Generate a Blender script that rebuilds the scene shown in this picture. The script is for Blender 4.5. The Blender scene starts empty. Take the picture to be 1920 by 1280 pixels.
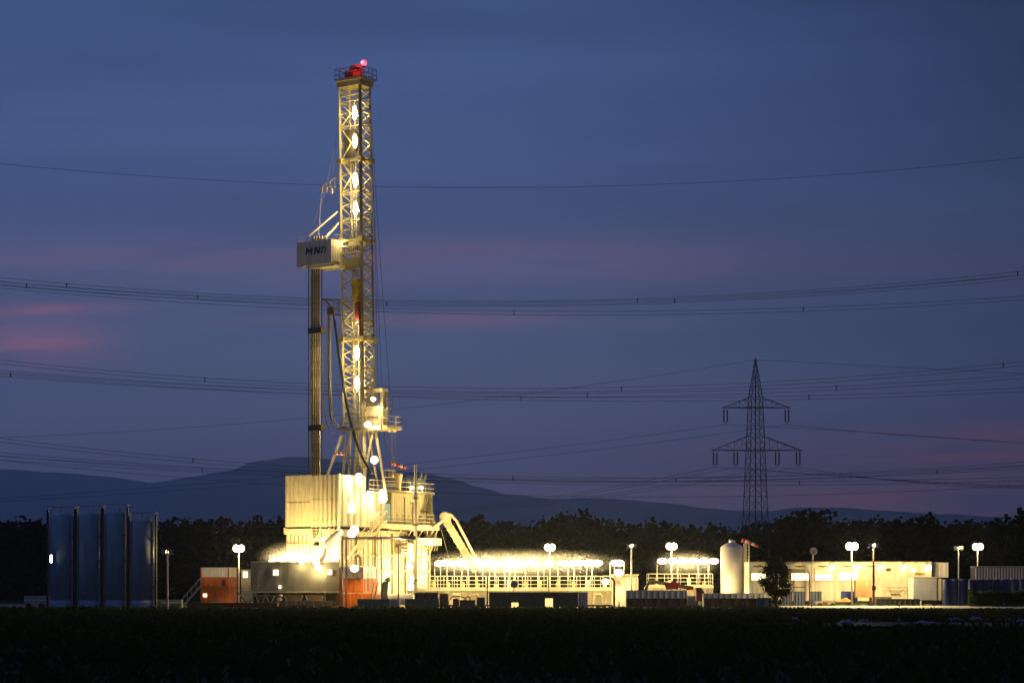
import bpy, math, random
import numpy as np
from mathutils import Vector, Matrix

random.seed(7)
rng = np.random.default_rng(11)
SC = bpy.context.scene
COL = SC.collection
F = 4000.0                       # focal length in pixels of the 1920 px wide photograph
HZ = 1110.0                      # row of the horizon
CAMZ = 1.7

# ------------------------------------------------------------------ camera
cam_d = bpy.data.cameras.new("camera")
cam = bpy.data.objects.new("camera", cam_d)
COL.objects.link(cam)
cam.location = (0, 0, CAMZ)
cam.rotation_euler = (math.radians(90), 0, 0)
cam_d.sensor_width = 36
cam_d.lens = 36 * F / 1920
cam_d.shift_y = (HZ - 640) / 1920
cam_d.clip_start = 0.5
cam_d.clip_end = 60000
SC.camera = cam

# ------------------------------------------------------------------ world: dusk sky after sunset
W = bpy.data.worlds.new("World")
SC.world = W
W.use_nodes = True
nt = W.node_tree
nt.nodes.clear()


def N(t, **kw):
    n = nt.nodes.new(t)
    for k, v in kw.items():
        setattr(n, k, v)
    return n


def srgb(r, g, b, k=1.0):
    def c(x):
        x /= 255.0
        return (x / 12.92 if x <= 0.04045 else ((x + 0.055) / 1.055) ** 2.4) * k
    return (c(r), c(g), c(b), 1.0)


def M_(op, a, b=None, c=None, clamp=False):
    n = N('ShaderNodeMath', operation=op)
    n.use_clamp = clamp
    for i, v in enumerate((a, b, c)):
        if v is None:
            continue
        if isinstance(v, (int, float)):
            n.inputs[i].default_value = v
        else:
            nt.links.new(v, n.inputs[i])
    return n.outputs[0]


tc = N('ShaderNodeTexCoord')
sep = N('ShaderNodeSeparateXYZ')
nt.links.new(tc.outputs['Generated'], sep.inputs[0])
sx, sy_, sz = sep.outputs
yy = M_('MAXIMUM', M_('ABSOLUTE', sy_), 0.05)
az = M_('DIVIDE', sx, yy)            # direction east-west of the view axis
el = M_('DIVIDE', sz, yy)            # height above the horizon
ramp = N('ShaderNodeValToRGB')
nt.links.new(M_('MULTIPLY', el, 2.5, clamp=True), ramp.inputs[0])
stops = [(0.0, (112, 98, 132)), (0.03, (108, 100, 136)), (0.075, (100, 103, 136)), (0.12, (80, 92, 124)), (0.157, (80, 86, 122)),
         (0.19, (66, 82, 122)), (0.235, (63, 81, 124)), (0.29, (57, 77, 119)), (0.4, (48, 66, 114))]
er = ramp.color_ramp
while len(er.elements) < len(stops):
    er.elements.new(0.5)
for e, (p, c) in zip(er.elements, stops):
    e.position = p * 2.5
    e.color = srgb(*c)
# stretched cloud noise in (az, el)
comb = N('ShaderNodeCombineXYZ')
nt.links.new(M_('MULTIPLY', az, 9.0), comb.inputs[0])
nt.links.new(M_('MULTIPLY', M_('ADD', el, M_('MULTIPLY', az, -0.02)), 95.0), comb.inputs[1])
nz = N('ShaderNodeTexNoise')
nz.inputs['Scale'].default_value = 1.0
nz.inputs['Detail'].default_value = 7.0
nz.inputs['Roughness'].default_value = 0.55
nz.inputs['Distortion'].default_value = 0.6
nt.links.new(comb.outputs[0], nz.inputs['Vector'])
nz2 = N('ShaderNodeTexNoise')
nz2.inputs['Scale'].default_value = 0.33
nz2.inputs['Detail'].default_value = 4.0
nt.links.new(comb.outputs[0], nz2.inputs['Vector'])


def blob(pxx, pyy, wx, wy, amp):
    a0, e0 = (pxx - 960) / F, (HZ - pyy) / F
    dx = M_('DIVIDE', M_('SUBTRACT', az, a0), wx / F)
    dy = M_('DIVIDE', M_('SUBTRACT', el, e0), wy / F)
    r2 = M_('ADD', M_('MULTIPLY', dx, dx), M_('MULTIPLY', dy, dy))
    return M_('MULTIPLY', M_('EXPONENT', M_('MULTIPLY', r2, -1.0)), amp)


tot = None
for b in [(-20, 578, 190, 13, 1.1), (70, 650, 130, 40, 0.75), (1750, 848, 330, 26, 1.2), (1850, 812, 180, 20, 0.8),
          (1560, 932, 330, 34, 1.2), (1920, 905, 220, 60, 0.6), (820, 600, 300, 16, 0.32), (700, 490, 900, 40, 0.2)]:
    v = blob(*b)
    tot = v if tot is None else M_('ADD', tot, v)
cl = M_('MULTIPLY', M_('SUBTRACT', nz.outputs[0], 0.38), 4.2, clamp=True)
mixf = M_('MULTIPLY', tot, M_('ADD', M_('MULTIPLY', cl, 0.8), 0.2), clamp=True)
mx = N('ShaderNodeMixRGB')
nt.links.new(mixf, mx.inputs[0])
nt.links.new(ramp.outputs[0], mx.inputs[1])
mx.inputs[2].default_value = srgb(166, 104, 122)
# soft large scale variation and darker towards the right (east)
dark = M_('SUBTRACT', 1.0, M_('MULTIPLY', M_('MAXIMUM', M_('ADD', az, 0.0), 0.0), M_('ADD', M_('MULTIPLY', M_('MAXIMUM', M_('SUBTRACT', el, 0.18), 0.0), 10.0), 1.75)))
dark = M_('MAXIMUM', dark, 0.4)
# the eastern half of the sky, behind the camera, is already night
east = M_('ADD', M_('MULTIPLY', M_('MULTIPLY_ADD', sy_, 0.9, 0.45, clamp=True), 0.34), 0.66)
dark = M_('MULTIPLY', dark, east)
var = M_('ADD', M_('MULTIPLY', nz2.outputs[0], 0.66), 0.67)
sc_ = M_('MULTIPLY', dark, var)
mul = N('ShaderNodeVectorMath', operation='SCALE')
nt.links.new(mx.outputs[0], mul.inputs[0])
nt.links.new(sc_, mul.inputs['Scale'])
bg = N('ShaderNodeBackground')
nt.links.new(mul.outputs[0], bg.inputs[0])
bg.inputs[1].default_value = 1.42
out = N('ShaderNodeOutputWorld')
nt.links.new(bg.outputs[0], out.inputs[0])

SC.view_settings.view_transform = 'Standard'
SC.view_settings.look = 'None'
SC.view_settings.exposure = 0
SC.view_settings.gamma = 1
SC.cycles.max_bounces = 5
SC.cycles.diffuse_bounces = 2
SC.cycles.glossy_bounces = 2
SC.cycles.volume_bounces = 1
SC.cycles.transparent_max_bounces = 6
SC.cycles.sample_clamp_indirect = 4.0
SC.cycles.use_light_tree = True

# ------------------------------------------------------------------ helpers
ORG = {}


def px(x, Y):
    return (x - 960.0) * Y / F


def pz(y, Y):
    return CAMZ + (HZ - y) * Y / F


def pt(x, y, Y):
    return Vector((px(x, Y), Y, pz(y, Y)))


class MB:
    def __init__(s, T=None):
        s.v, s.f, s.T = [], [], T

    def tr(s, p):
        return s.T(p) if s.T else Vector(p)

    def add(s, vs, fs, raw=False):
        n = len(s.v)
        s.v += [tuple(v) for v in vs] if raw else [tuple(s.tr(v)) for v in vs]
        s.f += [tuple(i + n for i in f) for f in fs]
        return s

    def box(s, x0, x1, y0, y1, z0, z1):
        vs = [(x, y, z) for z in (z0, z1) for x, y in ((x0, y0), (x1, y0), (x1, y1), (x0, y1))]
        return s.add(vs, [(3, 2, 1, 0), (4, 5, 6, 7), (0, 1, 5, 4), (1, 2, 6, 5), (2, 3, 7, 6), (3, 0, 4, 7)])

    def path(s, pts, r, n=6, cap=True):
        P = [s.tr(p) for p in pts]
        rs = r if isinstance(r, (list, tuple)) else [r] * len(P)
        vs, fs = [], []
        for i, p in enumerate(P):
            d = (P[min(i + 1, len(P) - 1)] - P[max(i - 1, 0)])
            d = d.normalized() if d.length > 1e-9 else Vector((0, 0, 1))
            ref = Vector((0, 0, 1)) if abs(d.z) < 0.9 else Vector((1, 0, 0))
            a = d.cross(ref).normalized()
            b = d.cross(a)
            for k in range(n):
                t = 2 * math.pi * (k + 0.5) / n
                vs.append(p + (a * math.cos(t) + b * math.sin(t)) * rs[i])
        for i in range(len(P) - 1):
            for k in range(n):
                k2 = (k + 1) % n
                fs.append((i * n + k, i * n + k2, (i + 1) * n + k2, (i + 1) * n + k))
        if cap:
            fs.append(tuple(range(n - 1, -1, -1)))
            fs.append(tuple(range((len(P) - 1) * n, len(P) * n)))
        return s.add(vs, fs, raw=True)

    def bar(s, p, q, r=0.06, n=4):
        return s.path([p, q], r, n)

    def lathe(s, c, prof, n=20):
        vs, fs = [], []
        for r, z in prof:
            for k in range(n):
                t = 2 * math.pi * k / n
                vs.append((c[0] + r * math.cos(t), c[1] + r * math.sin(t), c[2] + z))
        m = len(prof)
        for i in range(m - 1):
            for k in range(n):
                k2 = (k + 1) % n
                fs.append((i * n + k, i * n + k2, (i + 1) * n + k2, (i + 1) * n + k))
        fs.append(tuple(range(n - 1, -1, -1)))
        fs.append(tuple(range((m - 1) * n, m * n)))
        return s.add(vs, fs)

    def rail(s, pts, h=1.1, step=1.2, r=0.03, rails=(0.5, 1.0), toe=True):
        for a, b in zip(pts[:-1], pts[1:]):
            a, b = Vector(a), Vector(b)
            L = (b - a).length
            k = max(1, round(L / step))
            for i in range(k + 1):
                p = a.lerp(b, i / k)
                s.bar(p, p + Vector((0, 0, h)), r, 4)
            for q in rails:
                s.bar(a + Vector((0, 0, h * q)), b + Vector((0, 0, h * q)), r, 4)
            if toe:
                s.bar(a + Vector((0, 0, .08)), b + Vector((0, 0, .08)), r * 1.6, 4)
        return s

    def ladder(s, a, b, w, step=0.35, r=0.03):
        a, b, w = Vector(a), Vector(b), Vector(w)
        s.bar(a, b, r)
        s.bar(a + w, b + w, r)
        k = max(2, int((b - a).length / step))
        for i in range(k + 1):
            p = a.lerp(b, i / k)
            s.bar(p, p + w, r * .8)
        return s

    def ribs(s, x0, x1, y, z0, z1, pitch=0.28, d=0.04, w=0.5):
        """corrugation proud of the plane y, facing -y"""
        k = max(1, int((x1 - x0) / pitch))
        p = (x1 - x0) / k
        for i in range(k):
            a = x0 + p * (i + .5 - w / 2)
            b = a + p * w
            e = p * .12
            s.add([(a - e, y, z0), (a + e, y - d, z0), (b - e, y - d, z0), (b + e, y, z0),
                   (a - e, y, z1), (a + e, y - d, z1), (b - e, y - d, z1), (b + e, y, z1)],
                  [(0, 1, 5, 4), (1, 2, 6, 5), (2, 3, 7, 6), (4, 5, 6, 7), (3, 2, 1, 0)])
        return s

    def ribs_side(s, x, y0, y1, z0, z1, pitch=0.28, d=0.04, w=0.5):
        """corrugation proud of the plane x, facing +x"""
        k = max(1, int((y1 - y0) / pitch))
        p = (y1 - y0) / k
        for i in range(k):
            a = y0 + p * (i + .5 - w / 2)
            b = a + p * w
            e = p * .12
            s.add([(x, a - e, z0), (x + d, a + e, z0), (x + d, b - e, z0), (x, b + e, z0),
                   (x, a - e, z1), (x + d, a + e, z1), (x + d, b - e, z1), (x, b + e, z1)],
                  [(0, 1, 5, 4), (1, 2, 6, 5), (2, 3, 7, 6), (4, 5, 6, 7), (3, 2, 1, 0)])
        return s

    def build(s, name, m, parent=None, smooth=False, org=None):
        o0 = ORG[parent.name] if parent is not None else Vector(org if org is not None else (0, 0, 0))
        me = bpy.data.meshes.new(name)
        me.from_pydata([(v[0] - o0.x, v[1] - o0.y, v[2] - o0.z) for v in s.v], [], s.f)
        me.validate()
        me.materials.append(m)
        if smooth:
            me.polygons.foreach_set('use_smooth', [True] * len(me.polygons))
        me.update()
        o = bpy.data.objects.new(name, me)
        COL.objects.link(o)
        if parent is not None:
            o.parent = parent
        else:
            o.location = o0
        ORG[o.name] = o0
        return o


def tag(o, label, cat, group=None, kind=None):
    if label:
        o['label'] = label
    if cat:
        o['category'] = cat
    if group:
        o['group'] = group
    if kind:
        o['kind'] = kind
    return o


def thing(name, label, cat, loc, group=None):
    o = bpy.data.objects.new(name, None)
    COL.objects.link(o)
    o.location = loc
    o.empty_display_size = .3
    ORG[o.name] = Vector(loc)
    return tag(o, label, cat, group)


def copy_tree(o, parent=None, loc=None, label=None):
    c = o.copy()
    COL.objects.link(c)
    if parent is not None:
        c.parent = parent
    if loc is not None:
        c.location = loc
    if label:
        c['label'] = label
    for ch in list(o.children):
        copy_tree(ch, c)
    return c


def FR(x, y, z=0, deg=0):
    c, s = math.cos(math.radians(deg)), math.sin(math.radians(deg))

    def T(p):
        return Vector((x + p[0] * c - p[1] * s, y + p[0] * s + p[1] * c, z + p[2]))
    return T


# ------------------------------------------------------------------ materials
def mat(name, col, rough=0.6, metal=0.0, var=0.18, scale=1.5, bump=0.0, streak=False, spec=0.4):
    m = bpy.data.materials.new(name)
    m.use_nodes = True
    t = m.node_tree
    b = t.nodes['Principled BSDF']
    b.inputs['Roughness'].default_value = rough
    b.inputs['Metallic'].default_value = metal
    b.inputs['Specular IOR Level'].default_value = spec
    co = t.nodes.new('ShaderNodeTexCoord')
    mp = t.nodes.new('ShaderNodeMapping')
    if streak:
        mp.inputs['Scale'].default_value = (1, 1, .18)
    t.links.new(co.outputs['Object'], mp.inputs[0])
    nz = t.nodes.new('ShaderNodeTexNoise')
    nz.inputs['Scale'].default_value = scale
    nz.inputs['Detail'].default_value = 6
    nz.inputs['Roughness'].default_value = .65
    t.links.new(mp.outputs[0], nz.inputs['Vector'])
    r = t.nodes.new('ShaderNodeValToRGB')
    r.color_ramp.elements[0].position = .3
    r.color_ramp.elements[1].position = .7
    r.color_ramp.elements[0].color = (*[c * (1 - var * 1.6) for c in col], 1)
    r.color_ramp.elements[1].color = (*[min(1, c * (1 + var * .6)) for c in col], 1)
    t.links.new(nz.outputs[0], r.inputs[0])
    t.links.new(r.outputs[0], b.inputs['Base Color'])
    if bump:
        bp = t.nodes.new('ShaderNodeBump')
        bp.inputs['Strength'].default_value = bump
        bp.inputs['Distance'].default_value = .05
        t.links.new(nz.outputs[0], bp.inputs['Height'])
        t.links.new(bp.outputs[0], b.inputs['Normal'])
    return m


def translucent(m, f):
    t = m.node_tree
    b = t.nodes['Principled BSDF']
    tr = t.nodes.new('ShaderNodeBsdfTranslucent')
    mx_ = t.nodes.new('ShaderNodeMixShader')
    mx_.inputs[0].default_value = f
    o = [n for n in t.nodes if n.type == 'OUTPUT_MATERIAL'][0]
    t.links.new(b.inputs['Base Color'].links[0].from_socket, tr.inputs[0])
    t.links.new(b.outputs[0], mx_.inputs[1])
    t.links.new(tr.outputs[0], mx_.inputs[2])
    t.links.new(mx_.outputs[0], o.inputs[0])


def emis(name, col, k):
    m = bpy.data.materials.new(name)
    m.use_nodes = True
    b = m.node_tree.nodes['Principled BSDF']
    b.inputs['Base Color'].default_value = (.8, .8, .8, 1)
    b.inputs['Emission Color'].default_value = (*col, 1)
    b.inputs['Emission Strength'].default_value = k
    return m


WARM = (1.0, .73, .30)
CREAM = mat('cream_paint', (.68, .6, .37), .5, var=.2, streak=True, scale=2.5)
CREAM2 = mat('white_paint', (.72, .67, .51), .45, var=.17, streak=True, scale=2)
STEEL = mat('mast_steel', (.36, .315, .14), .5, .2, var=.25, scale=1.2)
STEELD = mat('dark_steel', (.07, .065, .06), .5, .4, var=.3, scale=2)
GALV = mat('galvanised', (.42, .43, .42), .4, .6, var=.2, scale=3)
SILO = mat('silo_blue_grey', (.34, .56, .68), .42, var=.2, streak=True, scale=1.1)
SILOW = mat('silo_white', (.55, .5, .42), .4, var=.16, streak=True, scale=1.1)
TANKW = mat('tank_white', (.78, .74, .7), .35, var=.1, streak=True, scale=1)
ORANGE = mat('orange_paint', (.68, .165, .018), .55, var=.3, streak=True, scale=2)
RED = mat('red_paint', (.36, .02, .015), .45, var=.2, scale=2)
REDP = mat('rusty_red_pipe', (.18, .045, .03), .55, var=.35, scale=3)
DARKB = mat('dark_container', (.055, .055, .075), .5, var=.25, streak=True, scale=2)
BROWN = mat('brown_skip', (.16, .10, .045), .7, var=.3, scale=2)
TAN = mat('tan_panel', (.42, .25, .12), .6, var=.25, streak=True, scale=2)
GREYL = mat('light_grey_panel', (.42, .44, .5), .5, var=.14, streak=True, scale=1.4)
GREEN = mat('green_paint', (.13, .26, .15), .55, var=.25, scale=1.5)
PALEG = mat('pale_green', (.42, .5, .38), .5, var=.2, scale=2)
TENT = mat('tent_cloth', (.24, .235, .20), .65, var=.14, scale=.6, bump=.3)
OLIVE = mat('olive_steel', (.2, .19, .11), .6, var=.25, scale=2)
BLUE = mat('navy_drum', (.02, .045, .15), .45, var=.3, streak=True, scale=2)
PALLET = mat('blue_slats', (.10, .13, .22), .6, var=.3, scale=3)
LBLUE = mat('light_blue_sheet', (.32, .55, .72), .5, var=.2, scale=2)
RUBBER = mat('black_rubber', (.035, .033, .03), .5, var=.2, scale=4)
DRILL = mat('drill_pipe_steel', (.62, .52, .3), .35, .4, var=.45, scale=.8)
PYL = mat('pylon_steel', (.09, .09, .095), .6, .5, var=.3, scale=.6)
WIRE = mat('wire_aluminium', (.035, .04, .06), .7, .2, var=.1)
BARK = mat('bark', (.05, .04, .03), .9, var=.3, scale=5, bump=.5)
LEAF = mat('leaf', (.012, .018, .008), .8, var=.5, scale=.25, spec=.1)
LEAFD = mat('tree_leaf', (.022, .03, .012), .8, var=.5, scale=1.1, spec=.1)
HEDGE = mat('hedge_leaf', (.07, .11, .02), .7, var=.5, scale=2, spec=.2)
translucent(HEDGE, .35)
BLACKP = mat('black_letters', (.012, .012, .014), .5, var=.05)
GREYP = mat('grey_letters', (.10, .095, .09), .5, var=.05)
LETTER = mat('faded_letters', (.2, .15, .06), .6, var=.2)
DISH = mat('dish_grey', (.45, .45, .43), .5, var=.1)
PLASTIC = mat('plastic_sheet', (.2, .22, .28), .35, var=.35, scale=6, bump=.6)
TARP = mat('orange_tarp', (.55, .25, .05), .6, var=.3, scale=4, bump=.5)
SOCKW = mat('windsock_white', (.75, .72, .68), .7, var=.1)
SOCKR = mat('windsock_red', (.6, .05, .02), .7, var=.1)
GLASSW = emis('lit_window', (1.0, .80, .46), 2.6)
GLASSY = emis('lit_window_yellow', (1.0, .66, .2), 1.6)
LENS = emis('lamp_lens', (1.0, .76, .36), 14)
LENSW = emis('white_lamp_lens', (1.0, .93, .88), 14)
LENSR = emis('red_beacon_lens', (1.0, .014, .022), 11)


def point(parent, p, P, col=WARM, r=.14):
    d = bpy.data.lights.new('lamp_light', 'POINT')
    d.energy = P
    d.color = col
    d.shadow_soft_size = r
    o = bpy.data.objects.new('lamp_light', d)
    COL.objects.link(o)
    o.parent = parent
    o.location = Vector(p) - ORG[parent.name]
    return o


def globe(p, rx, ry, rz, m, parent, name='lens'):
    g = MB(lambda q: Vector(p) + Vector((q[0] * rx, q[1] * ry, q[2] * rz)))
    g.lathe((0, 0, 0), [(math.cos(a) + .001, math.sin(a)) for a in [math.radians(-84 + 14 * k) for k in range(13)]], 18)
    return g.build(name, m, parent, smooth=True)


def flood(parent, p, P, s=.5, r=.16, name='floodlight', off=(0, -.45, -.12), housing=STEELD, gl=1.15, gz=.8):
    """a housing with a lit lens and its light just in front of the lens"""
    p = Vector(p)
    b = MB(FR(*p))
    b.box(-s, s, .02, .22, -s * .55, s * .55)
    b.box(-s * .3, s * .3, .22, .3, -s * .3, s * .3)
    o = b.build(name, housing, parent)
    globe(p + Vector((0, -s * .5, 0)), s * gl, s * .5, s * gl * gz, LENS, o)
    if P:
        q = Vector(off)
        if q.y < -.2:
            q.y = -s - .12
        point(o, p + q, P, r=.1)
    return o


# ------------------------------------------------------------------ setting: ground, pad, road, water, hills
def sheet(name, pts, z, m):
    b = MB()
    b.add([(x, y, z) for x, y in pts], [tuple(range(len(pts)))])
    return tag(b.build(name, m), None, None, kind='structure')


GROUND = mat('field_soil', (.03, .034, .016), .95, var=.5, scale=.12, bump=.4, spec=.05)
GRAVEL = mat('gravel', (.24, .21, .15), .9, var=.3, scale=.9, bump=.5, spec=.2)
ASPH = mat('asphalt', (.05, .05, .05), .7, var=.3, scale=.7)
TRAIL_STRIP = mat('trail_strip_pale', (.7, .67, .58), .8, var=.15, scale=.6)
b = MB()
gx = np.concatenate([np.linspace(-18000, -300, 10), np.linspace(-200, 200, 41), np.linspace(300, 18000, 10)])
gy = np.concatenate([np.linspace(-60, 215, 56), np.linspace(320, 28500, 24)])
vs = []
for y in gy:
    for x in gx:
        k = max(0, min(1, (205 - y) / 60)) * (1 if abs(x) < 250 else 0)
        vs.append((x, y, (math.sin(x * .21 + y * .13) * math.sin(y * .27) * .07 - .04) * k))
nx = len(gx)
b.add(vs, [(j * nx + i, j * nx + i + 1, (j + 1) * nx + i + 1, (j + 1) * nx + i) for j in range(len(gy) - 1) for i in range(nx - 1)])
tag(b.build('ground', GROUND), None, None, kind='structure')
sheet('site_pavement', [(-90, 231), (110, 231), (110, 318), (-90, 318)], .012, GRAVEL)
sheet('road', [(-400, 218), (400, 218), (400, 224.5), (-400, 224.5)], .02, ASPH)
b = MB()  # added pale slope standing in for the white headlight trail
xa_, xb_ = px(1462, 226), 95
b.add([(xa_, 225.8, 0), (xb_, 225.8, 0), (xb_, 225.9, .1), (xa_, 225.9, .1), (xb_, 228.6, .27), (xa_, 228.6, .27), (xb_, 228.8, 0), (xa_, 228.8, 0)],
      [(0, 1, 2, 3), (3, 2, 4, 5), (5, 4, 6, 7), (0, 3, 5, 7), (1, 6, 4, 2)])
tag(b.build('trail_strip', TRAIL_STRIP), None, None, kind='structure')

ridge = [(-900, 905), (-500, 868), (-200, 872), (0, 877), (100, 884), (190, 893), (290, 906), (370, 893), (440, 880), (490, 862), (545, 856), (600, 858),
         (660, 872), (740, 884), (800, 886), (850, 897), (900, 912), (960, 927), (1050, 936), (1130, 935), (1230, 941), (1330, 951), (1390, 957), (1440, 957),
         (1500, 952), (1560, 952), (1640, 957), (1780, 962), (1860, 968), (2000, 972), (2400, 985), (2800, 975)]


def ridge_z(xp):
    for (a, ya), (c, yc) in zip(ridge[:-1], ridge[1:]):
        if a <= xp <= c:
            t = (xp - a) / (c - a)
            t = t * t * (3 - 2 * t)
            return ya + (yc - ya) * t
    return 980


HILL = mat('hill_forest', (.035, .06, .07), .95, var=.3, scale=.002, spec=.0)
YH = 24000.0
b = MB()
cols, rows_ = 260, 16
vs = []
for j in range(rows_ + 1):
    t = j / rows_                       # 0 front foot, 1 crest and down behind
    Yj = YH - 5500 + 8600 * t
    for i in range(cols + 1):
        xp = -850 + 3600 * i / cols
        X = px(xp, YH)
        hz = pz(ridge_z(xp), YH)
        prof = math.sin(min(1, t / .65) * math.pi / 2) ** 1.6 if t < .65 else math.cos((t - .65) / .35 * math.pi / 2)
        h = hz * prof
        h += (math.sin(X * .0024 + t * 9) * 26 + math.sin(X * .0102 + t * 31) * 10 + math.sin(X * .028) * 4.5) * prof * (.35 if t > .55 else 1)
        vs.append((X, Yj, h - 2))
b.add(vs, [(j * (cols + 1) + i, j * (cols + 1) + i + 1, (j + 1) * (cols + 1) + i + 1, (j + 1) * (cols + 1) + i) for j in range(rows_) for i in range(cols)])
tag(b.build('hills', HILL, smooth=True), None, None, kind='structure')

# puddle in the field at the right
WATER = mat('puddle_water', (.008, .012, .02), .6, var=.3, scale=3, bump=.6, spec=.1)
b = MB()
cx, cy = 26.0, 108.0
ring = []
for k in range(64):
    t = 2 * math.pi * k / 64
    r = 1 + .18 * math.sin(3 * t + 1) + .1 * math.sin(7 * t) + .06 * math.sin(13 * t + 2)
    ring.append((cx + 13.5 * r * math.cos(t), cy + 7.5 * r * math.sin(t), .085))
b.add(ring, [tuple(range(64))])
tag(b.build('puddle_water', WATER), None, None, kind='structure')

# ------------------------------------------------------------------ fast meshes of many small faces
def quads_object(name, C, U, V, m, parent=None, org=(0, 0, 0), jag=None):
    """one quad per centre C with half axes U, V"""
    n = len(C)
    P = np.stack([C - U - V, C + U - V, C + U + V, C - U + V], axis=1).reshape(-1, 3) - np.array(org)
    me = bpy.data.meshes.new(name)
    me.vertices.add(4 * n)
    me.vertices.foreach_set('co', P.astype(np.float32).ravel())
    me.loops.add(4 * n)
    me.loops.foreach_set('vertex_index', np.arange(4 * n, dtype=np.int32))
    me.polygons.add(n)
    me.polygons.foreach_set('loop_start', np.arange(0, 4 * n, 4, dtype=np.int32))
    me.polygons.foreach_set('loop_total', np.full(n, 4, dtype=np.int32))
    me.materials.append(m)
    me.update(calc_edges=True)
    o = bpy.data.objects.new(name, me)
    COL.objects.link(o)
    if parent is not None:
        o.parent = parent
    else:
        o.location = org
    ORG[o.name] = Vector(org)
    return o


def rand_axes(n, s0, s1, flat=.75):
    a = rng.normal(size=(n, 3))
    a /= np.linalg.norm(a, axis=1)[:, None]
    c = rng.normal(size=(n, 3))
    b_ = np.cross(a, c)
    b_ /= np.linalg.norm(b_, axis=1)[:, None]
    s = rng.uniform(s0, s1, n)[:, None]
    return a * s, b_ * s * flat


# woods far behind the site
top = [(-700, 966), (0, 972), (60, 970), (90, 980), (140, 985), (300, 975), (350, 968), (430, 974), (500, 966), (560, 975), (830, 985), (870, 970), (900, 966), (960, 980),
       (1010, 972), (1050, 958), (1100, 956), (1130, 972), (1180, 975), (1240, 968), (1290, 985), (1330, 978), (1380, 988), (1440, 975), (1490, 958), (1540, 950), (1560, 968),
       (1640, 972), (1740, 965), (1800, 975), (1880, 968), (1920, 966), (2700, 966)]
tx, ty = zip(*top)
C, nT = [], 0
rowsY = [(468, 11), (500, 4), (535, 0)]
for Yr, drop in rowsY:
    x = -650.0
    while x < 2600:
        yt = np.interp(x, tx, ty) + drop + rng.uniform(-5, 9)
        Y = Yr + rng.uniform(-8, 8)
        H = pz(yt, Y)
        R = H * rng.uniform(.2, .34)
        n = 620
        u = rng.normal(size=(n, 3))
        u /= np.linalg.norm(u, axis=1)[:, None]
        rr = rng.uniform(.35, 1.0, n) ** .6
        lump = 1 + .22 * np.sin(u[:, 0] * 5 + x) * np.sin(u[:, 2] * 6 + x * .3) + .12 * np.sin(u[:, 1] * 11 + u[:, 2] * 9 + x)
        c = np.stack([u[:, 0] * R * rr * lump, u[:, 1] * R * .8 * rr * lump, H * .56 + u[:, 2] * H * .44 * rr * np.minimum(lump, 1.06)], 1)
        c += np.array([px(x, Y), Y, 0])
        C.append(c)
        # undergrowth filling the foot of the wood
        n2 = 110
        C.append(np.stack([px(x, Y) + rng.uniform(-6, 6, n2), Y + rng.uniform(-4, 4, n2), rng.uniform(0, H * .45, n2)], 1))
        x += rng.uniform(24, 44)
C = np.concatenate(C)
U_, V_ = rand_axes(len(C), .28, .75)
tag(quads_object('woods', C, U_, V_, LEAF), 'dark wood of broadleaved trees behind the floodlit drilling site', 'woods', kind='stuff')

# field grass
n = 52000
Yg = 34 + (226 - 34) * rng.uniform(0, 1, n) ** .8
Xg = rng.uniform(-.29, .29, n) * Yg * 1.0
keep = ~((Yg > 217) & (Xg > 26)) & ~((((Xg - cx) / 14.5) ** 2 + ((Yg - cy) / 8.3) ** 2) < 1) & ~((Yg > 217.6) & (Yg < 225))
Xg, Yg = Xg[keep], Yg[keep]
n = len(Xg)
hh = rng.uniform(.1, .34, n) * (1 + .5 * np.sin(Xg * .8) * np.sin(Yg * .3))
hh = hh * np.where(Xg > 27, .55, 1.0)
C = np.stack([Xg, Yg, hh * .5 - .03], 1)
ang = rng.uniform(0, 2 * math.pi, n)
w = rng.uniform(.015, .06, n) * (1 + Yg / 160)
U_ = np.stack([np.cos(ang) * w, np.sin(ang) * w, np.zeros(n)], 1)
V_ = np.stack([rng.normal(0, .3, n) * hh, rng.normal(0, .3, n) * hh, hh * .5], 1)
GRASS = mat('grass_blades', (.045, .06, .018), .9, var=.4, scale=.5, spec=.05)
translucent(GRASS, .5)
tag(quads_object('grass', C, U_, V_, GRASS), 'dark rough grass of the unlit field in front of the drilling site', 'grass', kind='stuff')

# ================================================================== THE DRILLING RIG
A35 = math.radians(35)
CA, SA = math.cos(A35), math.sin(A35)
RX0, RY0 = px(636, 243), 243.0


def RW(p):
    u, v, z = p
    return Vector((RX0 + u * CA + v * SA, RY0 - u * SA + v * CA, z))


def uof(x, v):
    k = (x - 960) / F
    return (k * (RY0 + v * CA) - RX0 - v * SA) / (CA + k * SA)


def vof(x, u):
    k = (x - 960) / F
    return (k * (RY0 - u * SA) - RX0 - u * CA) / (SA - k * CA)


def zat(y, u, v):
    return CAMZ + (HZ - y) * (RY0 - u * SA + v * CA) / F


def RP(x, y, v):
    u = uof(x, v)
    return Vector((u, v, zat(y, u, v)))


def RQ(x, y, u):
    v = vof(x, u)
    return Vector((u, v, zat(y, u, v)))


ZF = zat(985, 0, 0)                      # drill floor
ZT = zat(889, 0, 0)                      # top of the wind walls
rig = thing('drilling_rig', 'tall floodlit drilling rig with lattice mast, racking board and cream clad drill floor', 'drilling rig', RW((-2, 6, 0)))

# ---- mast
MV = 6.0
mast_px = {803: (645, 681, 703), 165: (637, 675, 693.5)}
pr = {}
for y_, (a_, b_, c_) in mast_px.items():
    uR = uof(b_, MV)
    pr[y_] = (zat(y_, uR, MV), uof(a_, MV), uR, vof(c_, uR))


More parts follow.
